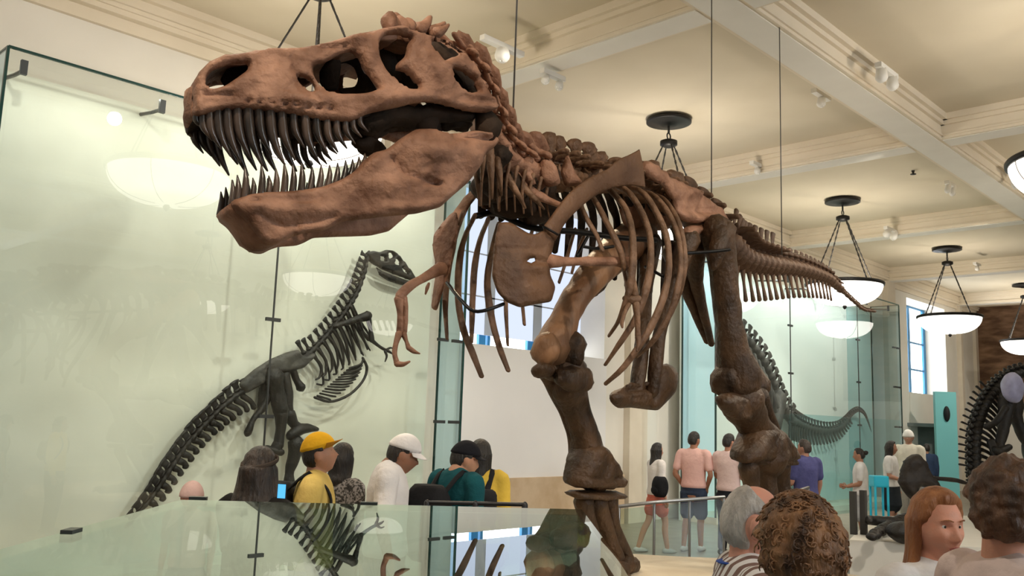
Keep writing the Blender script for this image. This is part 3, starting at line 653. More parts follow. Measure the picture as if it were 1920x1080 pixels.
# far ribs and rib heads making the dark inner wall under the spine
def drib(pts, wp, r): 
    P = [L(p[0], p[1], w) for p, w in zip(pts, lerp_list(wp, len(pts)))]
    part('rib', MB().tube(P, [q * 6.8 / FPX for q in r], 10, 18, .5, lB, rough=.15, rs=8), M['bone_shade'] if pts[0][1] > 0 else None)
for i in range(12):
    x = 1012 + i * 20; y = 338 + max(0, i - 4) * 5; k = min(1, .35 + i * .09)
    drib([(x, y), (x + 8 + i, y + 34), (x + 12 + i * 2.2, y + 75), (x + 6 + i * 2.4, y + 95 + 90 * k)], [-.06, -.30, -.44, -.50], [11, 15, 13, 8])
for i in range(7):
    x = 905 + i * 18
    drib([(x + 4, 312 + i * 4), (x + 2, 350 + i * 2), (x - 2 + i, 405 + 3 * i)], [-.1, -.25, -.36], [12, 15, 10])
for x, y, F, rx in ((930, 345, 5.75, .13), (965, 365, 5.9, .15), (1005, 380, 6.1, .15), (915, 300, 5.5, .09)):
    part('neck_rib_cluster', MB().ell(at_F(x, y, F), (rx, .16, .13), 18, 12, rough=.7, rs=9), M['bone_shade'])
for i in range(9):
    x = 896 + i * 15; rod('cervical_rib', [(x + 14, 285 + i * 7, 5.3 + i * .07), (x + 8, 330 + i * 5, 5.32 + i * .07), (x + 6 + i, 385 + i * 3, 5.4 + i * .07)], [4, 3, 1.5], M['bone_rib'])
# --- tail
TC = [(1368, 462), (1390, 484), (1420, 492), (1450, 497), (1480, 501), (1508, 507), (1530, 514), (1550, 522), (1567, 534), (1583, 549), (1603, 567), (1620, 580), (1641, 584)]
TP = catmull([L(x, y, 0) for x, y in TC], 34)
cm = [vert_mesh('caudal_vertebra', M['bone_tail'], .13, .105, .38, .065, .2, -.06, 1.5, .5), vert_mesh('caudal_vertebra', M['bone_tail'], .12, .105, .25, .065, .08, -.05, 1.3, .3), vert_mesh('caudal_vertebra', M['bone_tail'], .10, .13, .0, .1, 0, 0, 1, .2)]
chm = MB().tube([V((0, 0, -.10)), V((-.03, 0, -.22)), V((-.08, 0, -.40))], [.04, .022, .03], flat=.6, n=7, rough=.25, ref=(0, 1, 0)).mesh('chevron', M['bone_tail'])
for i in range(33):
    t = TP[max(i - 1, 0)] - TP[i + 1]; k = 1 - i / 34
    sp = (TP[i] - TP[i + 1]).length / .125; r = .25 + .85 * k if i < 24 else .18 + .3 * k
    me = cm[0] if i < 9 else cm[1] if i < 21 else cm[2]
    o = place('caudal_vertebra', me, rex, TP[i], t, UP, (sp, r, r))
    if 2 <= i < 21:
        c = link('chevron', chm, o)
# --- steel armature
def wire(pts, r, n=14): part('support_rod', MB().tube([at_F(*p) for p in pts], r, 8, n), M['steel'], None)
wire([(1028, 432, 5.95), (1075, 434, 6.2), (1120, 440, 6.5), (1165, 446, 6.9), (1230, 450, 7.3)], .022)
wire([(1105, 438, 6.4), (1092, 462, 6.35), (1082, 480, 6.3)], .012, 6); wire([(1092, 462, 6.35), (1120, 466, 6.5), (1150, 462, 6.6)], .012, 6)
wire([(838, 530, 5.85), (862, 560, 5.6), (885, 582, 5.5), (910, 582, 5.5), (944, 570, 5.55)], .012)
wire([(1210, 500, 6.6), (1232, 512, 6.5), (1250, 522, 6.5)], .012, 6); wire([(892, 405, 6.0), (930, 400, 6.1), (985, 424, 6.1), (1030, 432, 6.0)], .022)
wire([(1284, 475, 7.0), (1330, 472, 7.1), (1368, 468, 7.2)], .014, 6)
wire([(1019, 425, 5.66), (1032, 432, 5.62), (1046, 440, 5.66)], .008, 6)
# stone platform
top = []
pl = MB(); n = 64; cx, cy = .02, 7.0
for lay, z in ((0, 0.0), (1, .44), (2, .5)):
    for i in range(n):
        a = 2 * pi * i / n; r = 1 + .05 * math.sin(3 * a + 1) + .03 * math.sin(7 * a)
        rr = r * (1 if lay < 2 else .96)
        p = RF(1.58 + 1.66 * rr * math.cos(a), 7.35 + 1.62 * rr * math.sin(a), 0)
        pl.v.append(V((p.x, p.y, z + (.0 if lay < 2 else .0))))
for l in range(2):
    for i in range(n): j = (i + 1) % n; pl.f.append((l * n + i, l * n + j, (l + 1) * n + j, (l + 1) * n + i))
pl.f.append(tuple(range(2 * n, 3 * n))); pl.f.append(tuple(range(n))[::-1])
po = tag(pl.build('display_platform', M['rock'], None, False), 'low cream stone platform under the striding brown skeleton', 'platform'); auto(po)
# ------------------------------------------------------------------ hanging bowl lamps
M['bronze'] = mat('lamp_bronze', (.018, .016, .014), .45, metal=.5)
M['chain'] = mat('lamp_chain', (.05, .045, .04), .5, metal=.4)
M['bowl'] = emis('lit_alabaster_bowl', (1.0, .94, .85), 2.6)
M['seam'] = mat('bowl_seam', (.30, .26, .2), .5)
ZL = 4.62
LV = 7.45
lampdefs = []
def lamp(u, v, label):
    r = thing('pendant_lamp', label, 'hanging lamp', (u, v, ZC), 0, 'bowl lamps hung in rows from the ceiling bays')
    o = V((u, v, 0))
    MB().lathe([(0.0, ZC - .12), (.10, ZC - .12), (.14, ZC - .10), (.30, ZC - .075), (.34, ZC - .07), (.34, ZC - .03), (.28, ZC - .025), (.28, ZC), (0, ZC)], o, 40).build('canopy', M['bronze'], r)
    mb = MB(); z = ZC - .12
    mb.tube([o + UP * (ZC - .12), o + UP * (ZC - .22)], .018, 8); mb.tube([o + UP * (ZC - .22) + V((.045 * math.cos(a), 0, -.06 + .05 * math.sin(a))) for a in [2 * pi * i / 12 for i in range(13)]], .011, 6)
    mb.build('hook', M['chain'], r)
    MB().lathe([(0, ZC - .33), (.08, ZC - .34), (.13, ZC - .36), (.13, ZC - .42), (.07, ZC - .45), (0, ZC - .45)], o, 28).build('collar', M['bronze'], r)
    for k in range(4):
        a = pi / 4 + k * pi / 2 + .25; d = V((math.cos(a), math.sin(a), 0))
        p0 = o + UP * (ZC - .43) + d * .09; p1 = o + UP * (ZL + .02) + d * .69; m = MB()
        n = 22
        for i in range(n):
            q0 = p0.lerp(p1, i / n); q1 = p0.lerp(p1, (i + 1) / n); m.tube([q0, q1], .017 if i % 2 else .011, 6, flat=.5 if i % 2 else 1)
        m.build('chain', M['chain'], r)
    R = .72
    MB().lathe([(R - .03, ZL + .03), (R + .02, ZL + .03), (R + .035, ZL + .01), (R + .03, ZL - .03), (R - .01, ZL - .04), (R - .03, ZL)], o, 56, True).build('rim', M['bronze'], r)
    prof = [(R * math.sin(t) ** .75 if t else 0.0, ZL - .02 - .40 * math.cos(t)) for t in [pi / 2 * i / 14 for i in range(15)]]
    b = MB().lathe(prof, o, 56); b.build('glass_bowl', M['bowl'], r)
    m = MB()
    for k in range(6):
        a = k * pi / 3 + .2; m.tube([o + V((q * math.cos(a), q * math.sin(a), z)) * 1 for q, z in [(p[0] * 1.004, p[1] - .002) for p in prof[1:]]], .005, 5, cap=False)
    m.build('bowl_seam', M['seam'], r)
    m = MB().lathe([(0, ZL - .50), (.02, ZL - .49), (.045, ZL - .45), (.03, ZL - .42), (0, ZL - .42)], o, 16); m.build('finial', M['bronze'], r)
    l = bpy.data.lights.new('lamp_uplight', 'POINT'); l.energy = 70; l.color = (1, .90, .76); l.shadow_soft_size = .12
    lo = bpy.data.objects.new('lamp_uplight', l); C.objects.link(lo); lo.location = (u, v, ZL - .16)
for u, lb in ((4.75, 'bowl lamp hanging behind the big skull, its light showing between the jaws'), (11.0, 'bowl lamp hanging behind the ribs, only its canopy and chains showing'), (17.15, 'bowl lamp behind the tip of the big brown tail'),
              (23.2, 'bowl lamp hanging before the far blue window'), (30.0, 'bowl lamp cut by the right edge before the brown mural')): lamp(u, LV, lb)
for u in (4.9, 11.0, 17.15, 23.2, 30.0, -1.0): pass
for i, (u, v) in enumerate(((10.6, 2.0), (16.6, 2.0), (-.6, 7.45), (4.9, -3.8), (11.0, -3.8), (17.15, -3.8))):
    lamp(u, v, ['bowl lamp in the middle aisle out of the frame to the right', 'second bowl lamp of the middle aisle out of the frame', 'bowl lamp behind the camera by the glass case', 'bowl lamp nearest the camera in the far side aisle', 'second bowl lamp of the far side aisle', 'third bowl lamp of the far side aisle'][i])
# ------------------------------------------------------------------ spotlights on the beams
M['white'] = mat('fixture_white', (.75, .72, .66), .5); M['lens'] = emis('spot_lens', (1, .95, .85), 16)
def track(x, y, z, tgt, label, heads=2, sc=1.0, d=(1, 0)):
    p = at_z(x, y, z); r = thing('track_spotlight', label, 'spotlight', p, 0, 'spotlights fixed to the ceiling beams')
    ax = V((d[0], d[1], 0)); t = (V(tgt) - p).normalized()
    MB().obox(p + UP * .06, ax * .22 * sc, UP.cross(ax) * .04, UP * .03).build('mount', M['white'], r, False)
    for k in range(heads):
        c = p + ax * (.14 * sc * (2 * k - heads + 1)) - UP * .03
        MB().tube([c + UP * .06, c], .015, 6).tube([c - t * .08 * sc, c + t * .06 * sc], [.05 * sc, .06 * sc], 14).build('lamp_head', M['white'], r)
        MB().ell(c + t * .06 * sc, .052 * sc, 14, 8).build('lens', M['lens'], r)
track(942, 96, 5.95, (3, 3, 1.5), 'white box spotlight beside the crest of the big skull', 1, 1.5)
track(1036, 150, 5.85, (4, 4, 2), 'pair of small spotlights under the cross beam above the neck', 2, .9)
track(1540, 186, 6.1, (8, 4, 2), 'spotlight on the left face of the long beam', 1, 1.0)
track(1663, 142, 5.98, (8, 3, 2), 'bright spotlight on the right face of the long beam', 2, 1.2)
track(1420, 316, 6.05, (9, 5, 2), 'small spotlight on the cross beam right of the first lamp canopy', 1, .9)
track(1670, 436, 6.0, (15, 7, 2), 'pair of spotlights on the cross beam behind the second lamp', 2, 1.3)
track(1782, 352, 6.15, (16, 6, 2), 'spotlight under the right ceiling bay beyond the long beam crossing', 2, .9)
track(1903, 338, 6.0, (16, 3, 2), 'spotlight cut by the right edge on the long beam', 1, 1.2)
track(1832, 500, 6.0, (20, 6, 2), 'farthest spotlight on the cross beam before the end wall', 1, .9)
sp_ = at_z(1712, 320, ZC); tag(MB().lathe([(0, -.08), (.05, -.07), (.05, -.06), (.015, -.05), (.03, 0), (0, 0)], sp_, 14).build('sprinkler_head', M['chain'], None), 'small sprinkler head on the ceiling right of the second lamp', 'sprinkler')
# suspension cables
M['cable'] = mat('steel_cable', (.16, .15, .14), .4, metal=.5)
for (x, y, F, zt, lb) in ((962, 214, 5.42, ZC, 'thin steel cable from ceiling to the neck of the big skeleton'), (1334, 372, 8.0, ZS, 'thin steel cable dropping from the long beam to the hips'), (1466, 478, 9.1, ZC, 'thin steel cable dropping from the ceiling to the brown tail')):
    p = at_F(x, y, F)
    o = MB().tube([p, V((p.x, p.y, zt))], .006, 6, cap=False).build('suspension_cable', M['cable'], None); tag(o, lb, 'cable', 'cables holding up the skeleton')
# ------------------------------------------------------------------ tall glass cases along the wall
M['glass'] = glassmat('case_glass', (.965, .99, .98), 1.42)
M['glass_side'] = glassmat('case_glass_side', (.80, .93, .99), 1.5)
M['gedge'] = mat('glass_edge', (.010, .045, .040), .15, spec=.6)
M['clip'] = mat('glass_clip', (.06, .065, .065), .4, metal=.6)
M['panel'] = mat('case_backing_panel', (.64, .64, .55), .75, (.70, .70, .61), 1.3, 6, .15, 8)
M['panel2'] = mat('case_backing_pale', (.74, .82, .79), .75, (.79, .86, .83), 1.0, 5, .1, 8)
VF, VB = 9.0, 9.52
def case(u0, u1, joints, clipz, label, panelm, pu1, height=5.02, VF=9.0):
    r = thing('glass_display_case', label, 'display case', (u0, VF, 0))
    MB().box((u0 + .04, VB, 0), (pu1, VB + .07, height - .04)).build('backing_panel', panelm, r, False)
    if VF < 9: MB().box((pu1 + .01, VB, 0), (u1 - .03, VB + .07, height - .04)).build('end_panel', M['panel_end'], r, False)
    MB().box((u0 - .0, VF - .02, 0), (u1, VB, .12)).build('plinth', M['trim'], r, False)
    us = [u0] + joints + [u1]
    for a, b in zip(us[:-1], us[1:]): MB().box((a + .006, VF - .006, .12), (b - .006, VF + .006, height)).build('glass_pane', M['glass'], r, False)
    for u in (u0, u1): MB().box((u - .006, VF + .012, .12), (u + .006, VB, height)).build('side_pane', M['glass_side'], r, False)
    m = MB().box((u0, VF - .012, height), (u1, VF + .012, height + .025)); m.box((u0 - .014, VF - .014, .12), (u0 + .012, VF + .014, height)); m.box((u1 - .012, VF - .014, .12), (u1 + .012, VF + .014, height))
    for u in (u0, u1): m.box((u - .01, VB - .03, .12), (u + .01, VB, height)); m.box((u - .01, VF, height), (u + .01, VB, height + .02))
    m.build('glass_edge', M['gedge'], r, False)
    m = MB()
    for u in joints: m.box((u - .008, VF - .009, .12), (u + .008, VF + .009, height))
    m.build('glass_joint', M['clip'], r, False)
    for u in joints + [u1 - .12, u1 - .38]:
        for z in clipz: MB().box((u - .09, VF - .02, z - .02), (u + .09, VF + .02, z + .02)).build('clip', M['clip'], r, False)
    for u in [u0 + .15 + i * 1.35 for i in range(int((u1 - u0) / 1.35) + 1)]: MB().tube([V((u, VF, height - .18)), V((u, VF + .25, height - .16)), V((u, VB, height - .12))], .02, 8).box((u - .03, VF - .02, height - .22), (u + .03, VF + .02, height - .08)).build('top_bracket', M['clip'], r, False)
case(2.41, 8.38, [5.41], (.18, 1.68, 2.77), 'tall greenish glass wall case holding the small dark skeleton, left', M['panel'], 8.2)
M['panel_end'] = mat('case_end_panel', (.42, .62, .62), .6, (.47, .66, .66), 1, 3)
case(14.55, 23.5, [17.5, 20.9], (1.9, 2.9, 3.9), 'tall pale glass wall case behind the legs and tail, right', M['panel2'], 22.0, 5.02, 8.78)
# ------------------------------------------------------------------ small dark skeleton on the left case's panel
M['dark'] = mat('fossil_bone_black', (.007, .006, .005), .5, (.020, .016, .012), 9, 5, .4, 40, .4)
M['darkgrey'] = mat('fossil_bone_grey', (.020, .019, .017), .55, (.075, .070, .062), 7, 5, .4, 30, .4)
VG = 9.36
def G(x, y, v=VG): return at_v(x, y, v)
gor = thing('dinosaur_skeleton', 'small near-black upright theropod skeleton mounted on the greenish panel inside the left glass case', 'dinosaur skeleton', (G(520, 720).x, VG, .12))
def gp(name, mb, m='dark', par=None): return mb.build(name, M[m], par or gor)
gk = 13.3 / FPX
def gt(name, pts, rad, m='dark', v=VG, par=None, n=12, flat=1, seg=9): return gp(name, MB().tube([G(x, y, v) for x, y in pts], [r * gk for r in rad] if isinstance(rad, list) else rad * gk, seg, n, flat, V((0, 1, 0)), rough=.2, rs=10), m, par)
YN = V((0, -1, 0))
mb = MB().plate([(684, 474), (700, 470), (712, 473), (724, 468), (738, 470), (750, 482), (764, 500), (779, 521), (772, 527), (756, 521), (738, 514), (718, 506), (704, 498), (694, 492)],
                [[(726, 474), (735, 474), (738, 482), (728, 486)], [(742, 484), (750, 490), (748, 498), (738, 494)], [(712, 480), (722, 482), (722, 490), (712, 488)], [(752, 500), (762, 508), (764, 514), (754, 508)]], lambda x, y: G(x, y), YN, .10, sp=2.6, edge=3)
gp('skull', mb); gp('lower_jaw', MB().plate([(704, 500), (716, 508), (736, 516), (756, 523), (776, 528), (770, 538), (750, 534), (728, 527), (712, 517)], [], lambda x, y: G(x, y, VG - .02), YN, .08, sp=3, edge=4))
gv = vert_mesh('vertebra', M['dark'], .07, .09, .30, .055, .0, -.02, 1.6, .35, False)
gv2 = vert_mesh('vertebra', M['dark'], .085, .10, .31, .085, .0, -.02, 1.5, .3, False)
def gchain(P, T, par, me, nat):
    for i, ((x, y), (a, b)) in enumerate(zip(P, T)):
        p = G(x, y); u = G(a, b) - p; q = G(*P[min(i + 1, len(P) - 1)]) - G(*P[max(i - 1, 0)])
        k = u.length / .30; place('vertebra', me, par, p, q, u, (nat, k * .9 + .25, k))
NP = [(689, 482), (686, 493), (684, 504), (681, 515), (677, 526), (673, 538), (668, 549), (662, 560), (655, 571), (647, 583), (639, 594), (630, 605), (622, 616), (613, 627), (603, 638), (592, 650), (582, 660), (573, 668)]
NT = [(676, 480), (672, 491), (668, 502), (664, 513), (660, 524), (655, 536), (649, 547), (642, 558), (634, 568), (627, 579), (619, 590), (611, 600), (602, 610), (593, 621), (583, 630), (573, 639), (560, 646), (546, 656)]
gchain(NP, NT, gor, gv, .85)
TPg = [(461, 731), (447, 738), (434, 748), (421, 758), (409, 769), (398, 780), (388, 791), (377, 802), (366, 814), (356, 826), (346, 838), (337, 851), (328, 864), (319, 878), (309, 893), (299, 909), (289, 924), (277, 940), (264, 955), (250, 972)]
TTg = [(449, 716), (428, 728), (414, 741), (403, 754), (390, 765), (380, 778), (368, 789), (356, 802), (345, 814), (337, 826), (327, 838), (318, 850), (309, 863), (299, 877), (290, 891), (281, 907), (272, 922), (261, 936), (250, 950), (238, 966)]
gchain(TPg, TTg, gor, gv2, 1.0)
for (x, y), (a, b) in list(zip(TPg, TTg))[1:18]:
    l = 34 * (1 - (438 - x) / 330); dx, dy = (x - a), (y - b); k = l / math.hypot(dx, dy)
    gt('chevron', [(x + dx * .4, y + dy * .4), (x + dx * k * .7 + 2, y + dy * k * .7 + 4), (x + dx * k - 2, y + dy * k + 10)], [5, 3.8, 5], n=6, flat=.7)
gp('ilium', MB().plate([(447, 722), (458, 708), (477, 692), (507, 673), (536, 661), (560, 655), (568, 668), (590, 660), (592, 668), (570, 690), (546, 696), (521, 700), (505, 712), (480, 728), (462, 738)], [], lambda x, y: G(x, y, VG - .05), YN, .10, sp=4, edge=6, relief=relief_fn([([(500, 690), (505, 700)], 4, .03)], [], .02, 8)), 'darkgrey')
gt('femur', [(512, 705), (520, 735), (527, 770)], [16, 11, 12], v=VG - .08); gt('tibia', [(527, 775), (526, 805), (522, 832)], [11, 7, 8], v=VG - .08)
gt('metatarsal', [(522, 833), (515, 845), (508, 850)], [9, 8, 9], v=VG - .08); gt('foot', [(500, 840), (512, 846), (527, 848)], [5, 7, 6], v=VG - .1)
gt('femur', [(498, 705), (496, 730), (492, 765)], [14, 9, 8], v=VG + .05); gt('femur', [(533, 700), (538, 740), (541, 775)], [9, 9, 8], v=VG); gt('tibia', [(541, 775), (552, 795), (563, 805)], [10, 7, 8], v=VG)
gt('foot', [(545, 817), (560, 806), (578, 803), (595, 805)], [8, 9, 7, 3], v=VG - .03); gt('tibia', [(556, 832), (550, 860), (543, 885), (541, 908)], [13, 9, 7, 9], v=VG - .05); gt('foot', [(541, 910), (556, 918), (572, 921)], [9, 7, 4], v=VG - .08)
gt('ischium', [(508, 735), (490, 768), (476, 785), (464, 812)], [6, 5, 4, 6])
gt('pubis', [(548, 690), (556, 712), (564, 726)], [6, 5, 8])
for i, (x, y) in enumerate(NP[8:17]):
    gt('rib', [(x + 3, y + 4), (x + 12 + i, y + 26), (x + 26 - i, y + 62 - i * 2), (x + 34 - 3 * i, y + 84 - i * 4)], [2.6, 2.6, 2.2, 1.5], v=VG - .06 + .02 * (i % 3), n=10, seg=7)
    gt('rib', [(x + 6, y + 2), (x + 20, y + 30), (x + 40 - i * 2, y + 60), (x + 52 - i * 5, y + 76 - i * 2)], [2.2, 2.2, 2, 1.4], v=VG + .08, n=10, seg=7)
for i in range(13):
    t = i / 12; ax = 681 - 63 * t + 12 * math.sin(t * 3); ay = 672 + 78 * t; bx = 655 - 60 * t; by = 690 + 52 * t
    gt('belly_rib', [(bx, by), ((ax + bx) / 2 + 8, (ay + by) / 2 + 2), (ax + 5 * math.sin(pi * t), ay)], [1.6, 1.8, 1.6], v=VG - .1 + .03 * (i % 2), n=8, seg=7)
gt('belly_rib', [(680, 671), (688, 690), (680, 715), (655, 740), (620, 753), (590, 745)], 2.2, v=VG - .1, n=18, seg=7)
gt('scapula', [(628, 612), (652, 604), (672, 598), (690, 592)], [4, 5, 6, 8], v=VG - .1); gt('humerus', [(690, 592), (694, 615), (697, 638)], [5, 3.5, 4.5], v=VG - .12); gt('humerus', [(672, 600), (680, 622), (692, 636)], [4, 3, 4], v=VG + .05)
gt('forearm_bone', [(697, 638), (712, 650), (724, 657)], [3.5, 2.6, 3], v=VG - .12); gt('finger', [(724, 657), (731, 660), (736, 664)], [2.6, 2.2, 1], v=VG - .12, n=6); gt('finger', [(722, 659), (725, 668), (722, 678)], [2.6, 2.2, 1], v=VG - .14, n=6); gt('finger', [(724, 656), (732, 652), (738, 654)], [2.2, 1.8, 1], v=VG - .1, n=6)
for x, y in ((560, 660), (640, 594), (430, 752), (340, 848), (676, 526)):
    p = G(x, y); gp('mount_pin', MB().tube([p, V((p.x, VB + .02, p.z))], .012, 8), 'dark')
# ------------------------------------------------------------------ long-tailed skeleton in the right case
V2 = 9.3
sk2 = thing('dinosaur_skeleton', 'grey-green long-tailed skeleton in the right glass case, its tail curling up to a loop', 'dinosaur skeleton', (at_v(1480, 790, V2).x, V2, .12))
k2 = 19.5 / FPX
v2m = vert_mesh('vertebra', M['darkgrey'], .12, .14, .36, .10, .12, -.03, 1.5, .3, False)
P2 = [(1392, 632), (1402, 641), (1411, 651), (1420, 662), (1428, 674), (1435, 687), (1441, 700), (1447, 714), (1453, 729), (1459, 744), (1466, 759), (1474, 774), (1483, 786)]
for i, (x, y) in enumerate(P2):
    p = at_v(x, y, V2); q = at_v(*P2[min(i + 1, 12)], V2) - at_v(*P2[max(i - 1, 0)], V2); u = V((q.z, 0, -q.x)) if q.z > 0 else V((-q.z, 0, q.x)); place('vertebra', v2m, sk2, p, q, u, (1.2, .9, 1.0))
    if i < 9: sk = MB().tube([at_v(x - 6, y + 4, V2 - .1), at_v(x - 2 + i, y + 40, V2 - .2), at_v(x - 8 + 2 * i, y + 75, V2 - .15)], [.05, .045, .03], 8, 10).build('rib', M['darkgrey'], sk2)
tl = catmull([at_v(x, y, V2) for x, y in [(1483, 786), (1496, 794), (1512, 801), (1532, 806), (1553, 807), (1572, 802), (1586, 790), (1597, 777), (1609, 770), (1620, 776), (1627, 790), (1632, 804)]], 40)
for i in range(39):
    r = 1 - i / 44; q = tl[i + 1] - tl[max(i - 1, 0)]; u = V((-q.z, 0, q.x)); place('tail_vertebra', v2m, sk2, tl[i], q, u, (.95, .75 * r, .78 * r))
    if i < 24: MB().tube([tl[i], tl[i] - u.normalized() * .22 * r + q * .1, tl[i] - u.normalized() * .42 * r + q * .4], [.05, .03, .025], 7, 6).build('chevron', M['darkgrey'], sk2)
MB().tube([at_v(1455, 745, V2), at_v(1452, 790, V2 - .15), at_v(1446, 830, V2 - .2), at_v(1440, 880, V2 - .15)], [.22, .16, .12, .14], 12, 14, rough=.3).build('hind_limb_bone', M['darkgrey'], sk2)
for x, y in ((1470, 768), (1440, 700), (1553, 807)):
    p = at_v(x, y, V2); MB().tube([p, V((p.x, VB + .02, p.z))], .015, 8).build('mount_pin', M['darkgrey'], sk2)
# ------------------------------------------------------------------ black skeleton rearing at the right edge
F3 = 13.5
r3 = at_F(1850, 960, F3); r3.z = .45
sk3 = thing('dinosaur_skeleton', 'black rearing skeleton with an arched spiny back cut by the right edge', 'dinosaur skeleton', r3)
v3m = vert_mesh('vertebra', M['dark'], .085, .10, .0, .10, .08, 0, 1, .3, False)
P3 = catmull([at_F(x, y, F) for x, y, F in [(1850, 960, 13.2), (1833, 905, 13.3), (1829, 860, 13.4), (1830, 815, 13.5), (1840, 775, 13.6), (1856, 742, 13.7), (1878, 718, 13.8), (1905, 702, 13.9), (1940, 698, 14.0), (1985, 712, 14.1)]], 34)
for i, p in enumerate(P3):
    q = P3[min(i + 1, 33)] - P3[max(i - 1, 0)]; n = (q.cross(FH)).normalized(); n = -n if n.dot(RH) > 0 and i < 14 else n
    if n.z < -.2 or (abs(n.z) <= .9 and n.dot(RH) > 0 and i < 22): n = -n
    place('vertebra', v3m, sk3, p, q, n, (1.2, 1, 1))
    L3 = .24 if 5 < i < 20 else .15
    MB().tube([p, p + n * L3 * .6, p + n * L3], [.03, .026, .034], 8, 6, flat=.5).build('neural_spine', M['dark'], sk3)
    if 4 < i < 24: MB().tube([p - n * .05, p - n * .2 - UP * .03, p - n * .34 - UP * .12], [.03, .026, .02], 7, 8).build('rib', M['dark'], sk3)
def t3(name, pts, rad, m='dark'): MB().tube([at_F(*p) for p in pts], rad, 10, 14, rough=.25).build(name, M[m], sk3)
t3('hind_limb_bone', [(1890, 745, 13.5), (1884, 790, 13.4), (1874, 838, 13.3)], [.14, .09, .07]); t3('hind_limb_bone', [(1900, 745, 13.9), (1908, 790, 13.9), (1925, 835, 13.9)], [.14, .09, .07])
t3('hind_limb_bone', [(1874, 838, 13.3), (1872, 880, 13.3), (1868, 960, 13.3)], [.09, .06, .06]); t3('foot', [(1866, 842, 13.2), (1876, 846, 13.1), (1892, 838, 13.2)], [.06, .06, .05]); t3('hind_limb_bone', [(1925, 835, 13.9), (1930, 880, 13.9), (1934, 960, 13.9)], [.09, .06, .06])
M['lav'] = mat('pale_cast_bone', (.42, .42, .60), .5, (.28, .28, .42), 6, 4)
MB().ell(at_F(1898, 726, 13.3), (.19, .15, .22), 18, 12, rough=.25, rs=6).build('pale_hip_bone', M['lav'], sk3)
t3('forelimb_bone', [(1850, 800, 13.3), (1868, 790, 13.2), (1886, 765, 13.2)], [.05, .045, .05]); t3('forelimb_bone', [(1858, 830, 13.3), (1868, 860, 13.2), (1862, 895, 13.2)], [.06, .05, .05])
# low platform with dark bones on it
M['plinth'] = mat('plinth_cream', (.70, .66, .58), .7, (.74, .70, .62), 2, 4)
pc = [at_z(1592, 1012, .45), at_z(1900, 1030, .45), at_z(2150, 965, .45), at_z(1640, 968, .45)]
mb = MB(); mb.v = [V((p.x, p.y, 0)) for p in pc] + [p.copy() for p in pc]; mb.f = [(3, 2, 1, 0), (4, 5, 6, 7), (0, 1, 5, 4), (1, 2, 6, 5), (2, 3, 7, 6), (3, 0, 4, 7)]
tag(mb.build('display_platform', M['plinth'], None, False), 'low cream platform at the right carrying dark bones behind the red-haired woman', 'platform')
def onp(x, y, z): return at_z(x, y, z)
t = thing('fossil_tail', 'dark tail bones lying along the low cream platform', 'fossil', onp(1650, 1000, .45))
for i in range(22):
    a = i / 21; p = onp(1634 + 87 * a, 1006 - 34 * math.sin(a * 1.7), .535 + .03 * math.sin(a * 3)); MB().ell(p, (.07 + .03 * a, .07 + .03 * a, .05 + .05 * a), 10, 7, rough=.3).build('tail_vertebra', M['dark'], t)
MB().tube([onp(1632, 978, .64), onp(1630, 975, .62), onp(1660, 978, .60), onp(1690, 985, .56)], [.03, .06, .07, .09], 10, 14, rough=.35).build('limb_bone', M['dark'], t)
MB().ell(onp(1690, 1000, .56), (.22, .16, .12), 16, 10, rough=.4, rs=5).build('hip_block', M['dark'], t)
F4 = 13.0
t = thing('fossil_slab', 'dark brown humped fossil bone rising behind the red-haired woman, before the girl in white', 'fossil', V((at_F(1715, 960, F4).x, at_F(1715, 960, F4).y, .45)))
M['umber'] = mat('fossil_umber', (.010, .007, .005), .6, (.028, .019, .013), 6, 5, .4, 20)
MB().plate([(1684, 905), (1690, 880), (1696, 862), (1708, 852), (1724, 851), (1736, 866), (1748, 890), (1760, 908), (1770, 930), (1740, 915), (1724, 912), (1712, 940), (1700, 930)], [], lambda x, y: at_F(x, y, F4), -FH, .25, sp=4, edge=12, relief=relief_fn([], [], .03, 5)).build('bone_slab', M['umber'], t)
MB().tube([at_F(1712, 930, F4), at_F(1712, 962, F4), V((at_F(1712, 962, F4).x, at_F(1712, 962, F4).y, .45))], .02, 8).build('support_rod', M['steel'], t)
MB().tube([at_F(1740, 896, F4 + .1), at_F(1790, 900, F4 + .2), at_F(1830, 912, F4 + .3)], [.03, .03, .02], 8, 10, rough=.3).build('rib', M['umber'], t)
# ------------------------------------------------------------------ near glass table-case with mirror-like top
M['topglass'] = glassmat('table_glass', (.70, .80, .74), 2.3, (.93, .97, .94))
M['plinth_green'] = mat('table_plinth', (.42, .46, .40), .6, (.46, .50, .44), 3)
FL, FR = at_z(340, 937, 1.47), at_z(1091, 955, 1.47); NL = FL + (at_z(0, 1030, 1.47) - FL).normalized() * 1.45; NR = FR + (at_z(1180, 1075, 1.47) - FR).normalized() * 1.45
tb = thing('glass_table_case', 'glass-topped table case in the near left corner, its top mirroring the hall', 'display case', V(((FL.x + NR.x) / 2, (FL.y + NR.y) / 2, 0)))
def prism(P, z0, z1):
    m = MB(); m.v = [V((p.x, p.y, z0)) for p in P] + [V((p.x, p.y, z1)) for p in P]; m.f = [(3, 2, 1, 0), (4, 5, 6, 7), (0, 1, 5, 4), (1, 2, 6, 5), (2, 3, 7, 6), (3, 0, 4, 7)]; return m
Q = [NL, NR, FR, FL]; cQ = (NL + NR + FR + FL) / 4
ins = lambda k: [cQ + (p - cQ) * k for p in Q]
prism(ins(.99), 0, 1.02).build('plinth', M['plinth_green'], tb, False)
prism(Q, 1.456, 1.47).build('glass_top', M['topglass'], tb, False)
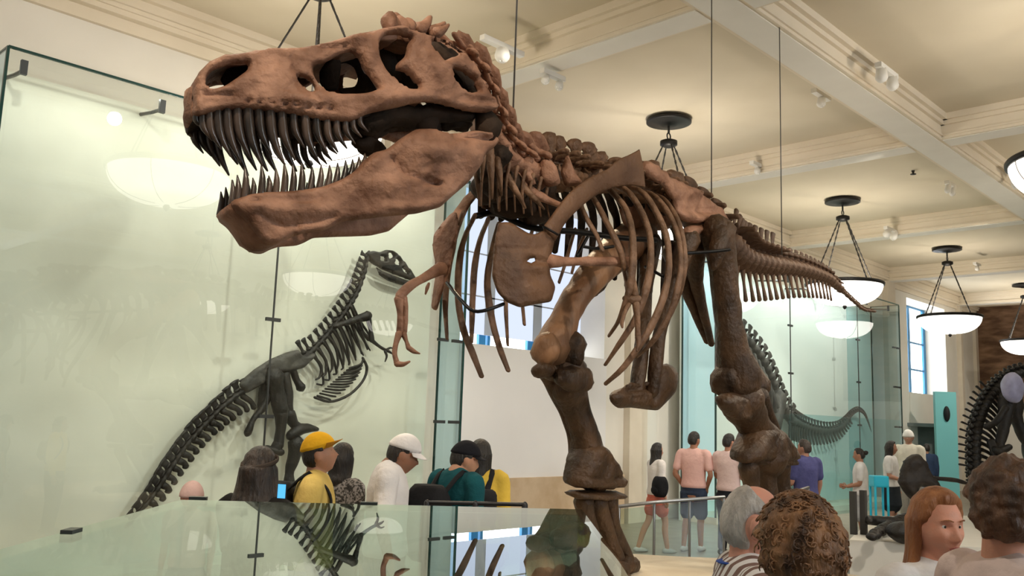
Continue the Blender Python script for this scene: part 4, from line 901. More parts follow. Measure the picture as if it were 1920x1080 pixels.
for a, b in ((0, 1), (1, 2), (2, 3), (3, 0)):
    p, q = Q[a], Q[b]; d = (cQ - (p + q) / 2); d.z = 0; d = d.normalized() * .012
    prism([p, q, q + d, p + d], 1.02, 1.454).build('side_pane', M['glass_side'], tb, False)
for x, y in ((137, 1003), (372, 939), (692, 949)):
    p = at_z(x, y, 1.462); e = (FR - FL).normalized()
    if x == 137: e = (FL - NL).normalized()
    nn = UP.cross(e); MB().obox(p + nn * (-.004 if x != 137 else .004), e * .024, nn * .012, UP * .012).build('clip', M['clip'], tb, False)
# ------------------------------------------------------------------ rails and barriers
M['rail'] = mat('rail_steel', (.30, .30, .30), .3, metal=.9); M['post'] = mat('post_grey', (.06, .055, .05), .5); M['rail_dark'] = mat('rail_dark', (.02, .02, .022), .4, metal=.4)
M['green'] = glassmat('barrier_glass', (.82, .92, .89), 1.5); M['cyan'] = glassmat('cyan_glass', (.83, .965, .98), 1.4)
def barrier(label, pts, F, m_rail, panes=2, w=.02, mg=None):
    P = [at_F(x, y, f) for (x, y), f in zip(pts, F)]; b = P[0].copy(); b.z = 0
    r = thing('glass_barrier', label, 'barrier', b)
    MB().tube(P, w, 8, 8).build('handrail', M[m_rail], r)
    for i in range(panes):
        a = P[0].lerp(P[-1], i / panes + .006); c = P[0].lerp(P[-1], (i + 1) / panes - .006); d = (c - a); d.z = 0; nrm = UP.cross(d).normalized() * .006
        mm = MB(); mm.v = [V((q.x, q.y, z)) + s for s in (-nrm, nrm) for q, z in ((a, .06), (c, .06), (c, c.z - .03), (a, a.z - .03))]; mm.f = [(0, 1, 2, 3), (7, 6, 5, 4), (0, 4, 5, 1), (1, 5, 6, 2), (2, 6, 7, 3), (3, 7, 4, 0)]
        mm.build('glass_pane', mg or M['green'], r, False)
    for i in range(panes + 1):
        a = P[0].lerp(P[-1], min(.995, max(.005, i / panes))); MB().tube([V((a.x, a.y, 0)), V((a.x, a.y, a.z))], .018, 8).build('post', M[m_rail], r)
barrier('glass barrier with dark handrail in front of the woman in yellow', [(800, 942), (985, 946)], [5.4, 5.3], 'rail_dark', 2, .012)
barrier('glass barrier with bright steel rail before the two men in pink shirts', [(1160, 950), (1236, 941), (1358, 932)], [11.6, 11.6, 11.8], 'rail', 3, .022)
barrier('glass barrier with steel rail before the man in the purple shirt', [(1462, 930), (1516, 914)], [11.2, 11.6], 'rail', 1, .02)
a = at_v(1480, 775, 8.45); c = at_v(1688, 790, 8.45)
tag(MB().box((a.x, 8.44, .0), (c.x, 8.452, a.z)).build('glass_screen', M['cyan'], None, False), 'waist-down turquoise tinted glass screen standing before the right wall case', 'glass screen')
for x, w, y0 in ((1595, .07, 921), (1614, .07, 919)):
    p = at_z(x + 6, 1002, .45); p.z = at_F(x, y0, (p - CAM).dot(FH)).z; tag(MB().box((p.x - w * .5, p.y - w * .5, .45), (p.x + w * .5, p.y + w * .5, p.z)).build('barrier_post', M['post'], None, False), 'dark grey square post %s beside the boy in white shorts' % ('left of the pair' if x == 1595 else 'right of the pair'), 'post')
# ------------------------------------------------------------------ displays at the far right
M['turq'] = mat('panel_turquoise', (.24, .66, .68), .5); M['black'] = mat('matt_black', (.012, .012, .013), .6); M['niche'] = mat('niche_grey', (.10, .12, .12), .7, (.2, .22, .2), 1.2, 4)
p = at_F(1776, 878, 25.5); top_ = at_F(1776, 735, 25.5).z
r = thing('exhibit_panel', 'tall turquoise exhibit panel with a black oval, far right under the window', 'exhibit panel', V((p.x, p.y, 0)))
MB().obox(V((p.x, p.y, top_ / 2)), RH * .30, FH * .06, UP * top_ / 2).build('board', M['turq'], r, False)
MB().ell(at_F(1775, 776, 25.43), (.09, .09, .22), 16, 10).build('oval_disc', M['black'], r)
p = at_F(1732, 870, 26.3); r = thing('display_niche', 'dark open display box in the far wall left of the turquoise panel', 'display case', V((p.x, p.y, 0)))
z0, z1 = .7, at_F(1732, 797, 26.3).z
MB().obox(V((p.x, p.y, z0 / 2)), RH * .62, FH * .2, UP * z0 / 2).build('base', M['plinth'], r, False)
MB().obox(V((p.x, p.y, (z0 + z1) / 2)) + FH * .35, RH * .62, FH * .03, UP * (z1 - z0) / 2).build('back_panel', M['niche'], r, False)
for s_ in (-1, 1): MB().obox(V((p.x, p.y, (z0 + z1) / 2)) + RH * .6 * s_ + FH * .1, RH * .03, FH * .28, UP * (z1 - z0) / 2).build('side_panel', M['black'], r, False)
MB().obox(V((p.x, p.y, z1)) + FH * .1, RH * .63, FH * .3, UP * .05).build('hood', M['niche'], r, False)
M['cyanbox'] = mat('stool_cyan', (.02, .50, .70), .4)
p = at_F(1648, 912, 14.6); r = thing('stool', 'bright turquoise stool between the boy and the girl in white', 'stool', V((p.x, p.y, 0)))
o_ = MB().obox(V((p.x, p.y, p.z + .08)), RH * .12, FH * .12, UP * .09).build('seat', M['cyanbox'], r, False); bev(o_, .02)
for a in (-1, 1):
    for b in (-1, 1): MB().tube([V((p.x, p.y, 0)) + RH * .1 * a + FH * .1 * b, V((p.x, p.y, p.z)) + RH * .1 * a + FH * .1 * b], .02, 8).build('leg', M['cyanbox'], r)
# ------------------------------------------------------------------ people
def remesh(mb, vox, it=4, name='m', mt=None, extra=None):
    me = mb.mesh(name + '_tmp', None, True, fix=False); ob = bpy.data.objects.new('tmp', me); C.objects.link(ob)
    r = ob.modifiers.new('r', 'REMESH'); r.mode = 'VOXEL'; r.voxel_size = vox; r.use_smooth_shade = True
    if it: s = ob.modifiers.new('s', 'SMOOTH'); s.factor = .5; s.iterations = it
    dg = bpy.context.evaluated_depsgraph_get(); m2 = bpy.data.meshes.new_from_object(ob.evaluated_get(dg), depsgraph=dg)
    bpy.data.objects.remove(ob); bpy.data.meshes.remove(me)
    if extra is not None and extra.v:
        bm = bmesh.new(); bm.from_mesh(m2); vv = [bm.verts.new(v) for v in extra.v]
        for f in extra.f:
            try: bm.faces.new([vv[i] for i in f])
            except ValueError: pass
        bmesh.ops.recalc_face_normals(bm, faces=bm.faces); bm.to_mesh(m2); bm.free()
    m2.name = name; m2.materials.clear()
    if mt: m2.materials.append(mt)
    m2.polygons.foreach_set('use_smooth', [True] * len(m2.polygons)); return m2
def sst(a, b, x): t = max(0, min(1, (x - a) / (b - a))); return t * t * (3 - 2 * t)
def headpt(th, ph, off=0.0, face=True):
    x = .075 * math.cos(ph) * math.sin(th); y = .094 * math.cos(ph) * math.cos(th); z = .118 * math.sin(ph)
    f = max(0, math.cos(th)) * math.cos(ph)
    if z < -.02:
        q = (-.02 - z) / .098; x *= 1 - .38 * q * q
        if y < 0: y *= 1 - .55 * sst(0, 1, q)
        else: y *= 1 + .02 * q
    if y > 0: y = y * (1 - .10 * f ** 6)
    if y < 0: y *= 1.05
    if face and y > 0:
        g = lambda a, b, c, d: math.exp(-((x - a) / c) ** 2 - ((z - b) / d) ** 2)
        y += .026 * g(0, -.030, .012, .016) + .014 * g(0, -.008, .010, .024) + .006 * g(.014, -.036, .008, .008) + .006 * g(-.014, -.036, .008, .008)
        y += .007 * g(.028, .030, .022, .008) + .007 * g(-.028, .030, .022, .008)
        y -= .013 * g(.032, .010, .017, .012) + .013 * g(-.032, .010, .017, .012)
        y += .006 * g(.046, -.020, .020, .018) + .006 * g(-.046, -.020, .020, .018)
        y += .007 * g(0, -.058, .022, .007) + .007 * g(0, -.071, .019, .006) - .005 * g(0, -.0645, .020, .0025) - .004 * g(0, -.082, .02, .006)
        y += .010 * g(0, -.100, .024, .014)
    d = V((math.cos(ph) * math.sin(th), math.cos(ph) * math.cos(th), math.sin(ph)))
    return V((x, y, z)) + d * off
def headgrid(mb, nu, nv, fn, X):
    o = len(mb.v)
    mb.v.append(X(fn(0, -pi / 2)))
    for i in range(1, nv):
        ph = -pi / 2 + pi * i / nv
        for j in range(nu): mb.v.append(X(fn(-pi + 2 * pi * j / nu, ph)))
    mb.v.append(X(fn(0, pi / 2))); top = len(mb.v) - 1
    for j in range(nu):
        j2 = (j + 1) % nu; mb.f.append((o, o + 1 + j2, o + 1 + j)); a = o + 1 + (nv - 2) * nu; mb.f.append((a + j, a + j2, top))
        for i in range(nv - 2): a = o + 1 + i * nu; mb.f.append((a + j, a + j2, a + nu + j2, a + nu + j))
    return mb
SKIN = {}
def skin(c):
    if c not in SKIN: SKIN[c] = mat('skin_tone', c, .55, (min(1, c[0] * 1.12), c[1] * 1.02, c[2] * .98), 30, 4, .08, 160, .35)
    return SKIN[c]
FAB = {}
def fab(c, c2=None, **k):
    key = (c, c2, str(k))
    if key not in FAB: FAB[key] = mat('fabric', c, .9, c2 or (c[0] * .86, c[1] * .86, c[2] * .86), k.pop('scale', 9), 4, .35, 26, .2, **k)
    return FAB[key]
HAIR = {}
def hairmat(c, c2):
    if (c, c2) not in HAIR: HAIR[(c, c2)] = mat('hair', c, .45, c2, 22, 5, .7, 70, .45, stretch=(1, 1, .3))
    return HAIR[(c, c2)]
M['eyew'] = mat('eye_white', (.75, .72, .68), .2); M['iris'] = mat('eye_iris', (.04, .025, .015), .15); M['lip'] = mat('lip', (.42, .13, .11), .45)
BLK = (.012, .011, .010)
def person(label, px, py, F, face, skinc=(.45, .24, .15), hair='short', hc=((.010, .008, .006), (.03, .022, .016)), top=(.7, .68, .66), top2=None, bottom=('trousers', (.03, .035, .05)), sleeve='short',
           hy=0, hp=0, arms=('down', 'down'), fem=False, vox=.013, hat=None, walk=0.0, glasses=False, kid=False, topm=None, lean=0.0, h=None, build=1.0, extra=None, z0=0.0, longlen=.34, facedet=True, drop=.02, fwd=.0, hw=1.0):
    P = at_F(px, py, F); H = (h or P.z) - z0 - (.0 if hat is None else .012) - .012 + drop
    d = (RH * face[0] + FH * face[1]).normalized(); yaw = math.atan2(-d.x, d.y)
    s = H / 1.75
    r = thing('person', label, 'person', (P.x, P.y, z0), yaw); hs = 1.0 if not kid else 1 + (1.75 / H - 1) * .55
    B = build
    def Z(x, y, z): return V((x, y, z)) * s
    hc_ = Z(0, .02 + lean + fwd, 1.632 - drop); hR = Matrix.Rotation(hy, 3, 'Z') @ Matrix.Rotation(hp, 3, 'X')
    X = lambda v: hc_ + hR @ (v * (s * hs))
    off = None
    body = MB(); sh_w = (.172 if fem else .195) * B
    tz = [(.86, .150, .110), (.94, .168, .122), (1.05, .142 if fem else .150, .105), (1.2, .140 if fem else .158, .108), (1.32, .158 if fem else .178, .112), (1.41, .140 if fem else .165, .092), (1.455, .085, .07)]
    def torso(inf, z0_, z1_, mbx):
        pts = [q for q in tz if z0_ <= q[0] <= z1_]
        if z0_ < .86: pts = [(z0_, .168, .122)] + pts
        mbx.tube([Z(0, lean * max(0, (q[0] - .9) / .7), q[0]) for q in pts], [(q[1] * B + inf) * s for q in pts], 24, 22, [q[2] / q[1] for q in pts], V((0, 1, 0)))
    torso(0, .8, 1.5, body)
    body.tube([Z(0, lean * .8 - .012, 1.40), Z(0, lean * .9 - .006, 1.47), Z(0, lean + fwd * .7, 1.56 - drop * .8)], [.072 * s, .056 * s, .054 * s], 16, 8)
    fine = vox < .008
    headgrid(body, 96 if fine else 48, 72 if fine else 36, lambda th, ph: headpt(th, ph), X)
    for sx in (1, -1): body.ell(X(V((sx * .081, -.012, -.004))), V((.013, .022, .035)) * s * hs, 12, 9, hR)
    legs = []
    for sx in (1, -1):
        st = walk * sx
        hip, kn, an = Z(.092 * sx, 0, .90), Z(.096 * sx, .02 + st * .55, .50), Z(.098 * sx, -.02 + st - (.06 if st < 0 else 0), .085)
        legs.append((hip, kn, an)); body.tube([hip, hip.lerp(kn, .5), kn, kn.lerp(an, .35) + Z(0, -.018, 0), an], [.085 * s * B, .072 * s, .052 * s, .052 * s, .036 * s], 14, 16)
        body.tube([an + Z(0, -.04, -.045), an + Z(0, .06, -.055), an + Z(0, .13, -.066)], [.035 * s, .036 * s, .025 * s], 10, 6)
    fing = MB(); sleeves = []; hands = []
    for sx, kind in ((1, arms[0]), (-1, arms[1])):
        shd = Z(sx * sh_w, lean * .8, 1.412)
        if kind == 'down': el, wr, hd = Z(sx * (sh_w + .045), -.02, 1.12), Z(sx * (sh_w + .05), .05, .87), V((0, .25, -1))
        elif kind == 'back': el, wr, hd = Z(sx * (sh_w + .04), -.10, 1.13), Z(sx * (sh_w + .03), -.10, .88), V((0, .1, -1))
        elif kind == 'fwd': el, wr, hd = Z(sx * (sh_w + .03), .02, 1.12), Z(sx * (sh_w - .05), .22, 1.05), V((-sx * .3, 1, .1))
        elif kind == 'phone': el, wr, hd = Z(sx * (sh_w + .02), .10, 1.15), Z(sx * .16, .30, 1.28), V((-sx * .2, .5, 1))
        elif kind == 'pocket': el, wr, hd = Z(sx * (sh_w + .08), -.05, 1.12), Z(sx * (sh_w - .01), .06, .92), V((-sx * .3, .3, -1))
        elif kind == 'strap': el, wr, hd = Z(sx * (sh_w + .05), .05, 1.14), Z(sx * .12, .15, 1.30), V((-sx * .3, .1, 1))
        elif kind == 'swing': el, wr, hd = Z(sx * (sh_w + .05), .06 * (1 if walk * sx < 0 else -1.4), 1.13), Z(sx * (sh_w + .04), .20 * (1 if walk * sx < 0 else -.7), .92), V((0, .3, -1))
        hd = hd.normalized(); sleeves.append((shd, el, wr))
        body.tube([Z(sx * sh_w * .6, lean * .8, 1.405), shd, shd.lerp(el, .45), el, el.lerp(wr, .3), wr], [.05 * s, .056 * s * B, .047 * s * B, .038 * s, .040 * s, .026 * s], 14, 20)
        side = hd.cross(V((sx, 0, 0.15))).normalized(); out = side.cross(hd)
        pc = wr + hd * .05 * s
        hands.append((wr, hd)); body.tube([wr, wr + hd * .035 * s, wr + hd * .085 * s], [.026 * s, .036 * s, .036 * s], 10, 6, .5, side)
        for k, l in enumerate((.066, .076, .072, .056)):
            b0 = wr + hd * .088 * s + side.cross(hd) * 0 + (hd.cross(side)) * 0
            w_ = side * ((k - 1.5) * .0185 * s); b0 = b0 + w_
            cu = -out if kind in ('down', 'back', 'swing', 'pocket') else -out
            cu = V((-sx, 0, 0)) - hd * V((-sx, 0, 0)).dot(hd); cu = cu.normalized() if cu.length > .1 else side
            fing.tube([b0 - hd * .02 * s, b0 + hd * l * .45 * s + cu * .006 * s, b0 + hd * l * .8 * s + cu * .022 * s, b0 + hd * l * .9 * s + cu * .042 * s], [.009 * s, .0085 * s, .0078 * s, .006 * s], 8, 7)
        fing.tube([wr + hd * .03 * s + side * .026 * s, wr + hd * .06 * s + side * .052 * s + cu * .01 * s, wr + hd * .09 * s + side * .056 * s + cu * .025 * s], [.011 * s, .0095 * s, .007 * s], 8, 6)
    bm_ = link('body', remesh(body, vox * s, 3, 'body', skin(skinc), fing), r)
    # clothes
    t = MB(); hem = .875 if bottom[0] != 'skirt' else .92
    torso(.030, hem, 1.43, t)
    for (shd, el, wr), sx in zip(sleeves, (1, -1)):
        if sleeve != 'none':
            e = shd.lerp(el, .72) if sleeve == 'short' else wr
            q = [Z(sx * sh_w * .4, lean * .8, 1.395), shd, shd.lerp(el, .5)] + ([e] if sleeve == 'short' else [el, e]); t.tube(q, [.062 * s, .072 * s * B, .066 * s * B] + ([.064 * s * B] if sleeve == 'short' else [.055 * s, .040 * s]), 16, 16)
    tm = topm or fab(top, top2)
    link('shirt', remesh(t, max(vox, .007) * s, 5, 'shirt', tm), r)
    c = MB(); kind, bc = bottom
    if kind == 'skirt': c.tube([Z(0, 0, .60), Z(0, 0, .75), Z(0, 0, .95), Z(0, 0, 1.02)], [.23 * s, .21 * s, .185 * s, .16 * s], 24, 12, .75, V((0, 1, 0)))
    else:
        torso(.018, .84, 1.0, c)
        for hip, kn, an in legs:
            hip = hip - Z(0, 0, .06)
            if kind == 'shorts': c.tube([hip, hip.lerp(kn, .5), hip.lerp(kn, .92)], [.116 * s * B, .106 * s, .102 * s], 16, 10)
            elif kind == 'short shorts': c.tube([hip, hip.lerp(kn, .3), hip.lerp(kn, .55)], [.108 * s * B, .108 * s, .112 * s], 16, 10)
            else: c.tube([hip, hip.lerp(kn, .5), kn, kn.lerp(an, .5), an + Z(0, 0, .01)], [.114 * s * B, .100 * s, .084 * s, .074 * s, .064 * s], 16, 16)
    link({'skirt': 'skirt', 'trousers': 'trousers'}.get(kind, 'shorts'), remesh(c, max(vox, .008) * s, 4, 'bottoms', fab(bc)), r)
    for hip, kn, an in legs:
        m = MB().tube([an + Z(0, -.055, -.045), an + Z(0, .03, -.045), an + Z(0, .11, -.055), an + Z(0, .155, -.06)], [.040 * s, .046 * s, .044 * s, .032 * s], 12, 10, [1, 1, .75, .6], V((0, 0, 1)))
        zmin = 0
        m.v = [V((v.x, v.y, max(v.z, .002))) for v in m.v]; link('shoe', m.mesh('shoe', fab((.55, .53, .5) if bottom[0] in ('shorts', 'short shorts') else (.03, .03, .03))), r)
    # hair
    hm = hairmat(*hc); hr = MB()
    def line(th):
        a = abs(math.degrees((th + pi) % (2 * pi) - pi))
        if False: return 95 - 40 * sst(70, 110, a) - 60 * sst(95, 120, a) - 42 * sst(100, 140, a)
        return 46 - 40 * sst(45, 78, a) - 42 * sst(92, 125, a)
    thick = {'short': .014, 'long': .020, 'bun': .015, 'curly': .040, 'balding': .008, 'fringe': .022, 'bob': .024, 'thick': .036}[hair]
    def hp_(th, ph):
        k = sst(-5, 7, math.degrees(ph) - line(th))
        if hair == 'balding': p_ = headpt(th, ph, 0, False); k = sst(.012, -.012, p_.y - (-.026 + .9 * min(.06, max(0, p_.z)) - .75 * max(0, p_.z - .06))) * sst(-.088, -.066, p_.z) * sst(.8, 1.25, math.hypot((p_.y + .012) / .028, (p_.z + .004) / .040) if abs(p_.x) > .05 else 2)
        t_ = thick * (1.25 if hair in ('long', 'short') and ph > .6 else 1)
        o_ = -.014 + (t_ + .014) * k
        p = headpt(th, ph, o_, False)
        if hair in ('curly', 'thick') and k > .1: n1 = noise.noise(p * 26) + .6 * noise.noise(p * 55); p = p + (p.normalized()) * .013 * n1 * k
        elif k > .1: p = p + p.normalized() * .0035 * noise.noise(V((p.x * 60, p.y * 60, p.z * 14)))
        return p
    nn = (110, 80) if fine else (44, 30)
    headgrid(hr, *nn, hp_, X)
    rnd = random.Random(px)
    if hair == 'curly':
        for _ in range(420):
            th = rnd.uniform(-pi, pi); ph = math.radians(rnd.uniform(-35, 88))
            if math.degrees(ph) < line(th) + 4: continue
            c0 = headpt(th, ph, .040, False); n_ = c0.normalized(); a = n_.cross(V((rnd.uniform(-1, 1), rnd.uniform(-1, 1), rnd.uniform(-1, 1)))).normalized(); b = n_.cross(a); rr = rnd.uniform(.006, .011); p0 = rnd.uniform(0, 6); 
            hr.tube([X(c0 + a * rr * math.cos(p0 + i * .8) + b * rr * math.sin(p0 + i * .8) + n_ * (.002 + .0012 * i) - V((0, 0, .0012 * i))) for i in range(8)], [.0024 * s] * 7 + [.0012 * s], 5, cap=False)
    hs0 = 92 if fine else 78
    if hair in ('long', 'bob', 'fringe'):
        ln = longlen if hair == 'long' else .12
        h2 = MB(); headgrid(h2, 44, 30, hp_, X)
        for k in range(15):
            a = math.radians(hs0 + (360 - 2 * hs0) * k / 14); th = a
            st_ = headpt(th, .15, .010, False); sx = math.sin(th); cy = math.cos(th)
            w = 1.0 + .1 * rnd.uniform(-1, 1)
            e1 = V((sx * .080 * hw, cy * .085 - .012, -.10)); e2 = V((sx * .088 * hw, cy * .075 - .045, -.10 - ln * .45 * w)); e3 = V((sx * .07 * hw, cy * .05 - .065, -.10 - ln * w))
            h2.tube([X(st_), X(e1), hc_ + (e2 * s * hs), hc_ + (e3 * s * hs)], [.020 * s * hw, .023 * s * hw, .021 * s * hw, .008 * s], 9, 14, .7)
        hr = h2; hmesh = remesh(h2, max(vox * .7, .006) * s, 2, 'hair', hm)
    else: hmesh = hr.mesh('hair', hm)
    if hair == 'bun':
        hr.ell(X(V((0, -.125, .035))), V((.045, .045, .04)) * s, 14, 10, rough=.2, rs=20); hmesh = hr.mesh('hair', hm)
    link('hair', hmesh, r)
    if facedet:
        for sx in (1, -1):
            e = X(V((sx * .031, .0620, .010))); q = MB().ell(e, .0118 * s * hs, 14, 10).build('eye', M['eyew'], None); q.parent = r
            fwd = (hR @ V((0, 1, 0))); i_ = MB().ell(e + fwd * .0072 * s * hs, .0060 * s * hs, 10, 8).build('iris', M['iris'], None); i_.parent = q
            if not fine: continue
            b_ = MB().tube([X(V((sx * .014, .092, .031))), X(V((sx * .032, .089, .036))), X(V((sx * .050, .072, .030)))], [.0035 * s, .0045 * s, .0015 * s], 6, 7, .6).build('eyebrow', hm, None); b_.parent = r
        l_ = MB().tube([X(V((-.022, .083, -.063))), X(V((-.008, .0965, -.0585))), X(V((.008, .0965, -.0585))), X(V((.022, .083, -.063)))], [.001, .0042 * s, .0042 * s, .001], 7, 10); l_.tube([X(V((-.021, .083, -.065))), X(V((0, .096, -.071))), X(V((.021, .083, -.065)))], [.001, .0048 * s, .001], 7, 9)
        if fine: q = l_.build('lips', M['lip'] if fem else skin((skinc[0] * .85, skinc[1] * .62, skinc[2] * .62)), None); q.parent = r
    if glasses:
        g = MB()
        for sx in (1, -1):
            g.tube([X(V((sx * .032 + .022 * math.cos(a), .104 - .006 * abs(math.cos(a)), .008 + .017 * math.sin(a)))) for a in [2 * pi * i / 16 for i in range(17)]], .0018 * s, 5, cap=False)
            g.tube([X(V((sx * .054, .098, .014))), X(V((sx * .078, .06, .016))), X(V((sx * .082, -.02, .012)))], .0026 * s, 6)
        g.tube([X(V((-.010, .104, .010))), X(V((.010, .104, .010)))], .0018 * s, 5); q = g.build('glasses', M['rail_dark'], None); q.parent = r
    if hat:
        hk, hcol = hat[0], hat[1]; m = MB(); a0 = math.radians(24)
        def cap_(th, ph): return headpt(th, max(ph, -.05 if hk == 'wrap' else .30), .024 if ph > (.30 if hk != 'wrap' else -.05) else -.02 if ph < .1 else .024, False)
        headgrid(m, 48, 36, lambda th, ph: headpt(th, ph, -.02 + .045 * sst(10, 20, math.degrees(ph) - (0 if hk != 'wrap' else -14)), False), X)
        q = m.build('cap', fab(hcol), None); q.parent = r
        if hk == 'cap':
            sg = 1 if len(hat) < 3 else hat[2]; tilt = .0 if len(hat) < 4 else hat[3]
            o = []; bm2 = MB(); nA, nR = 14, 5
            for lay in (0, 1):
                for i in range(nA + 1):
                    a = math.radians(-62 + 124 * i / nA)
                    for j in range(nR + 1):
                        e = j / nR; rad = .098 + .056 * e * math.cos(a) ** .8; bm2.v.append(X(V((math.sin(a) * (.088 + .012 * e), sg * (math.cos(a) * rad), .044 - .016 * e * math.cos(a) + tilt * e - .012 * abs(math.sin(a)) - (.004 if lay else 0)))))
            Ls = (nA + 1) * (nR + 1)
            for i in range(nA):
                for j in range(nR):
                    a = i * (nR + 1) + j; f_ = (a, a + 1, a + nR + 2, a + nR + 1); bm2.f.append(f_); bm2.f.append(tuple(x + Ls for x in f_[::-1]))
            for i in range(nA): a = i * (nR + 1) + nR; bm2.f.append((a, a + nR + 1, a + nR + 1 + Ls, a + Ls))
            b2 = bm2.build('brim', fab(hat[4] if len(hat) > 4 else hcol), None); b2.parent = q
    r['_s'] = s
    return r, s, hc_, X, hands, sh_w
def world(r, p): return r.matrix_basis @ p
def pack(r, s, label, col, sh_w, z=1.12, size=(.16, .09, .22), y=-.21, straps=True, x=0, name='backpack', cat='backpack'):
    b = thing(name, label, cat, r.location, r.rotation_euler.z)
    m = MB()
    c = V((x, y, z)) * s; m.ell(c, V((size[0], size[1], size[2])) * s * 1.12, 24, 16); m.v = [c + V((max(-size[0] * s, min(size[0] * s, (v - c).x * 1.15)), (v - c).y, max(-size[2] * s, min(size[2] * s, (v - c).z * 1.12)))) for v in m.v]
    q = link('bag', m.mesh('bag', fab(col)), b)
    link('pocket', MB().ell(V((x, y - size[1] * .85, z - size[2] * .35)) * s, V((size[0] * .75, size[1] * .45, size[2] * .45)) * s, 16, 10).mesh('pocket', fab(col)), b)
    if straps:
        for sx in (1, -1): link('strap', MB().tube([V((sx * .08, y + .06, z + size[2] * .75)) * s, V((sx * .115, -.03, 1.475)) * s, V((sx * .13, .105, 1.36)) * s, V((sx * .15, .09, 1.18)) * s, V((sx * .16, -.06, 1.02)) * s, V((sx * .11, y + .04, z - size[2] * .6)) * s], .024 * s, 8, 26, .35, V((0, 1, 0))).mesh('strap', fab(col)), b)
    return b
DH = ((.010, .008, .007), (.032, .024, .018))
# by the left case
r, s, hc_, X, hands, sw = person('person in black with long dark hair and headband, back turned, holding a phone', 486, 840, 4.55, (.35, 1), (.40, .22, .14), 'long', ((.010, .008, .007), (.05, .032, .022)), BLK, None, ('trousers', (.02, .02, .025)), 'long', arms=('phone', 'phone'), fem=True, vox=.011, longlen=.22, hw=1.3)
q = MB().tube([X(V((math.sin(a) * .094, math.cos(a) * .112 - .004, .052 + .03 * math.cos(a)))) for a in [2 * pi * i / 24 for i in range(25)]], .005 * s, 8, flat=2.6, ref=(0, 0, 1)).build('headband', fab((.06, .045, .035)), None); q.parent = r
M['screen'] = emis('phone_screen', (.10, .45, .85), 1.1)
wr, hd = hands[0]; pc = world(r, (hands[0][0] + hands[1][0]) / 2 + V((0, .05, .10)) * s); fd = (r.matrix_basis.to_3x3() @ V((0, 1, 0))).normalized(); sd = (r.matrix_basis.to_3x3() @ V((1, 0, 0))).normalized()
pc = at_F(529, 921, 4.30); ph = thing('phone', 'phone with a bright blue screen held up by the person in black', 'phone', pc)
MB().obox(pc, sd * .024, fd * .004, UP * .036).build('case', M['black'], ph, False); MB().obox(pc - fd * .0045, sd * .021, fd * .0008, UP * .032).build('screen', M['screen'], ph, False)
r, s, *_ , sw = person('person in yellow cap and yellow T-shirt looking up to the right, wearing a black backpack', 597, 809, 5.3, (1, .12), (.42, .22, .14), 'short', DH, (.72, .52, .16), (.62, .44, .12), ('shorts', (.05, .06, .09)), hat=('cap', (.85, .45, .02), 1, .035, (.45, .20, .02)), hp=.28, vox=.011, drop=.04, arms=('down', 'down'))
pack(r, s, 'black backpack on the person in yellow cap', (.016, .016, .018), sw, z=1.2, size=(.16, .12, .22), y=-.23)
person('person with dark bob hair in a speckled grey top behind the yellow cap', 641, 832, 6.3, (.5, .8), (.42, .23, .15), 'bob', DH, (.30, .27, .25), (.10, .09, .085), ('trousers', (.03, .03, .035)), 'long', fem=True, vox=.011, topm=fab((.33, .30, .28), (.06, .055, .05), scale=60, contrast=(.45, .55)))
person('person in white cap and white T-shirt looking down to the right', 733, 812, 5.7, (1, .1), (.30, .15, .09), 'short', DH, (.80, .77, .76), (.74, .71, .70), ('trousers', (.05, .06, .09)), hat=('cap', (.82, .79, .78), 1, -.012), hp=-.25, vox=.011, drop=.09, fwd=.07, build=1.06, arms=('down', 'down'))
r, s, *_, sw = person('person in teal T-shirt with dark cap and black backpack, turned to the right', 858, 826, 6.0, (.8, .75), (.45, .24, .15), 'short', DH, (.010, .090, .105), (.008, .070, .085), ('shorts', (.04, .045, .05)), vox=.011, hp=-.12, drop=.08, fwd=.06, arms=('down', 'down'), hy=-.5, hat=('cap', (.012, .012, .016), 1, -.004))
pack(r, s, 'black backpack on the person in teal T-shirt', (.018, .018, .02), sw, z=1.14, size=(.17, .13, .25), y=-.24)
r, s, *_, sw = person('person in yellow top with long straight black hair, seen from behind', 901, 826, 6.75, (.1, 1), (.42, .23, .15), 'long', ((.008, .007, .006), (.02, .016, .013)), (.72, .50, .08), (.64, .43, .06), ('trousers', (.03, .03, .04)), 'long', fem=True, vox=.011, longlen=.33, drop=.05)
pack(r, s, 'small round black backpack on the person in yellow top', (.02, .02, .022), sw, z=1.20, size=(.12, .07, .14), y=-.20, x=.05)
person('child in pale cap peeping over the mirror-like table case', 362, 907, 6.6, (.1, -1), (.42, .17, .11), 'short', DH, (.7, .4, .35), None, ('shorts', (.1, .1, .15)), kid=True, hat=('wrap', (.62, .42, .38)), vox=.013)
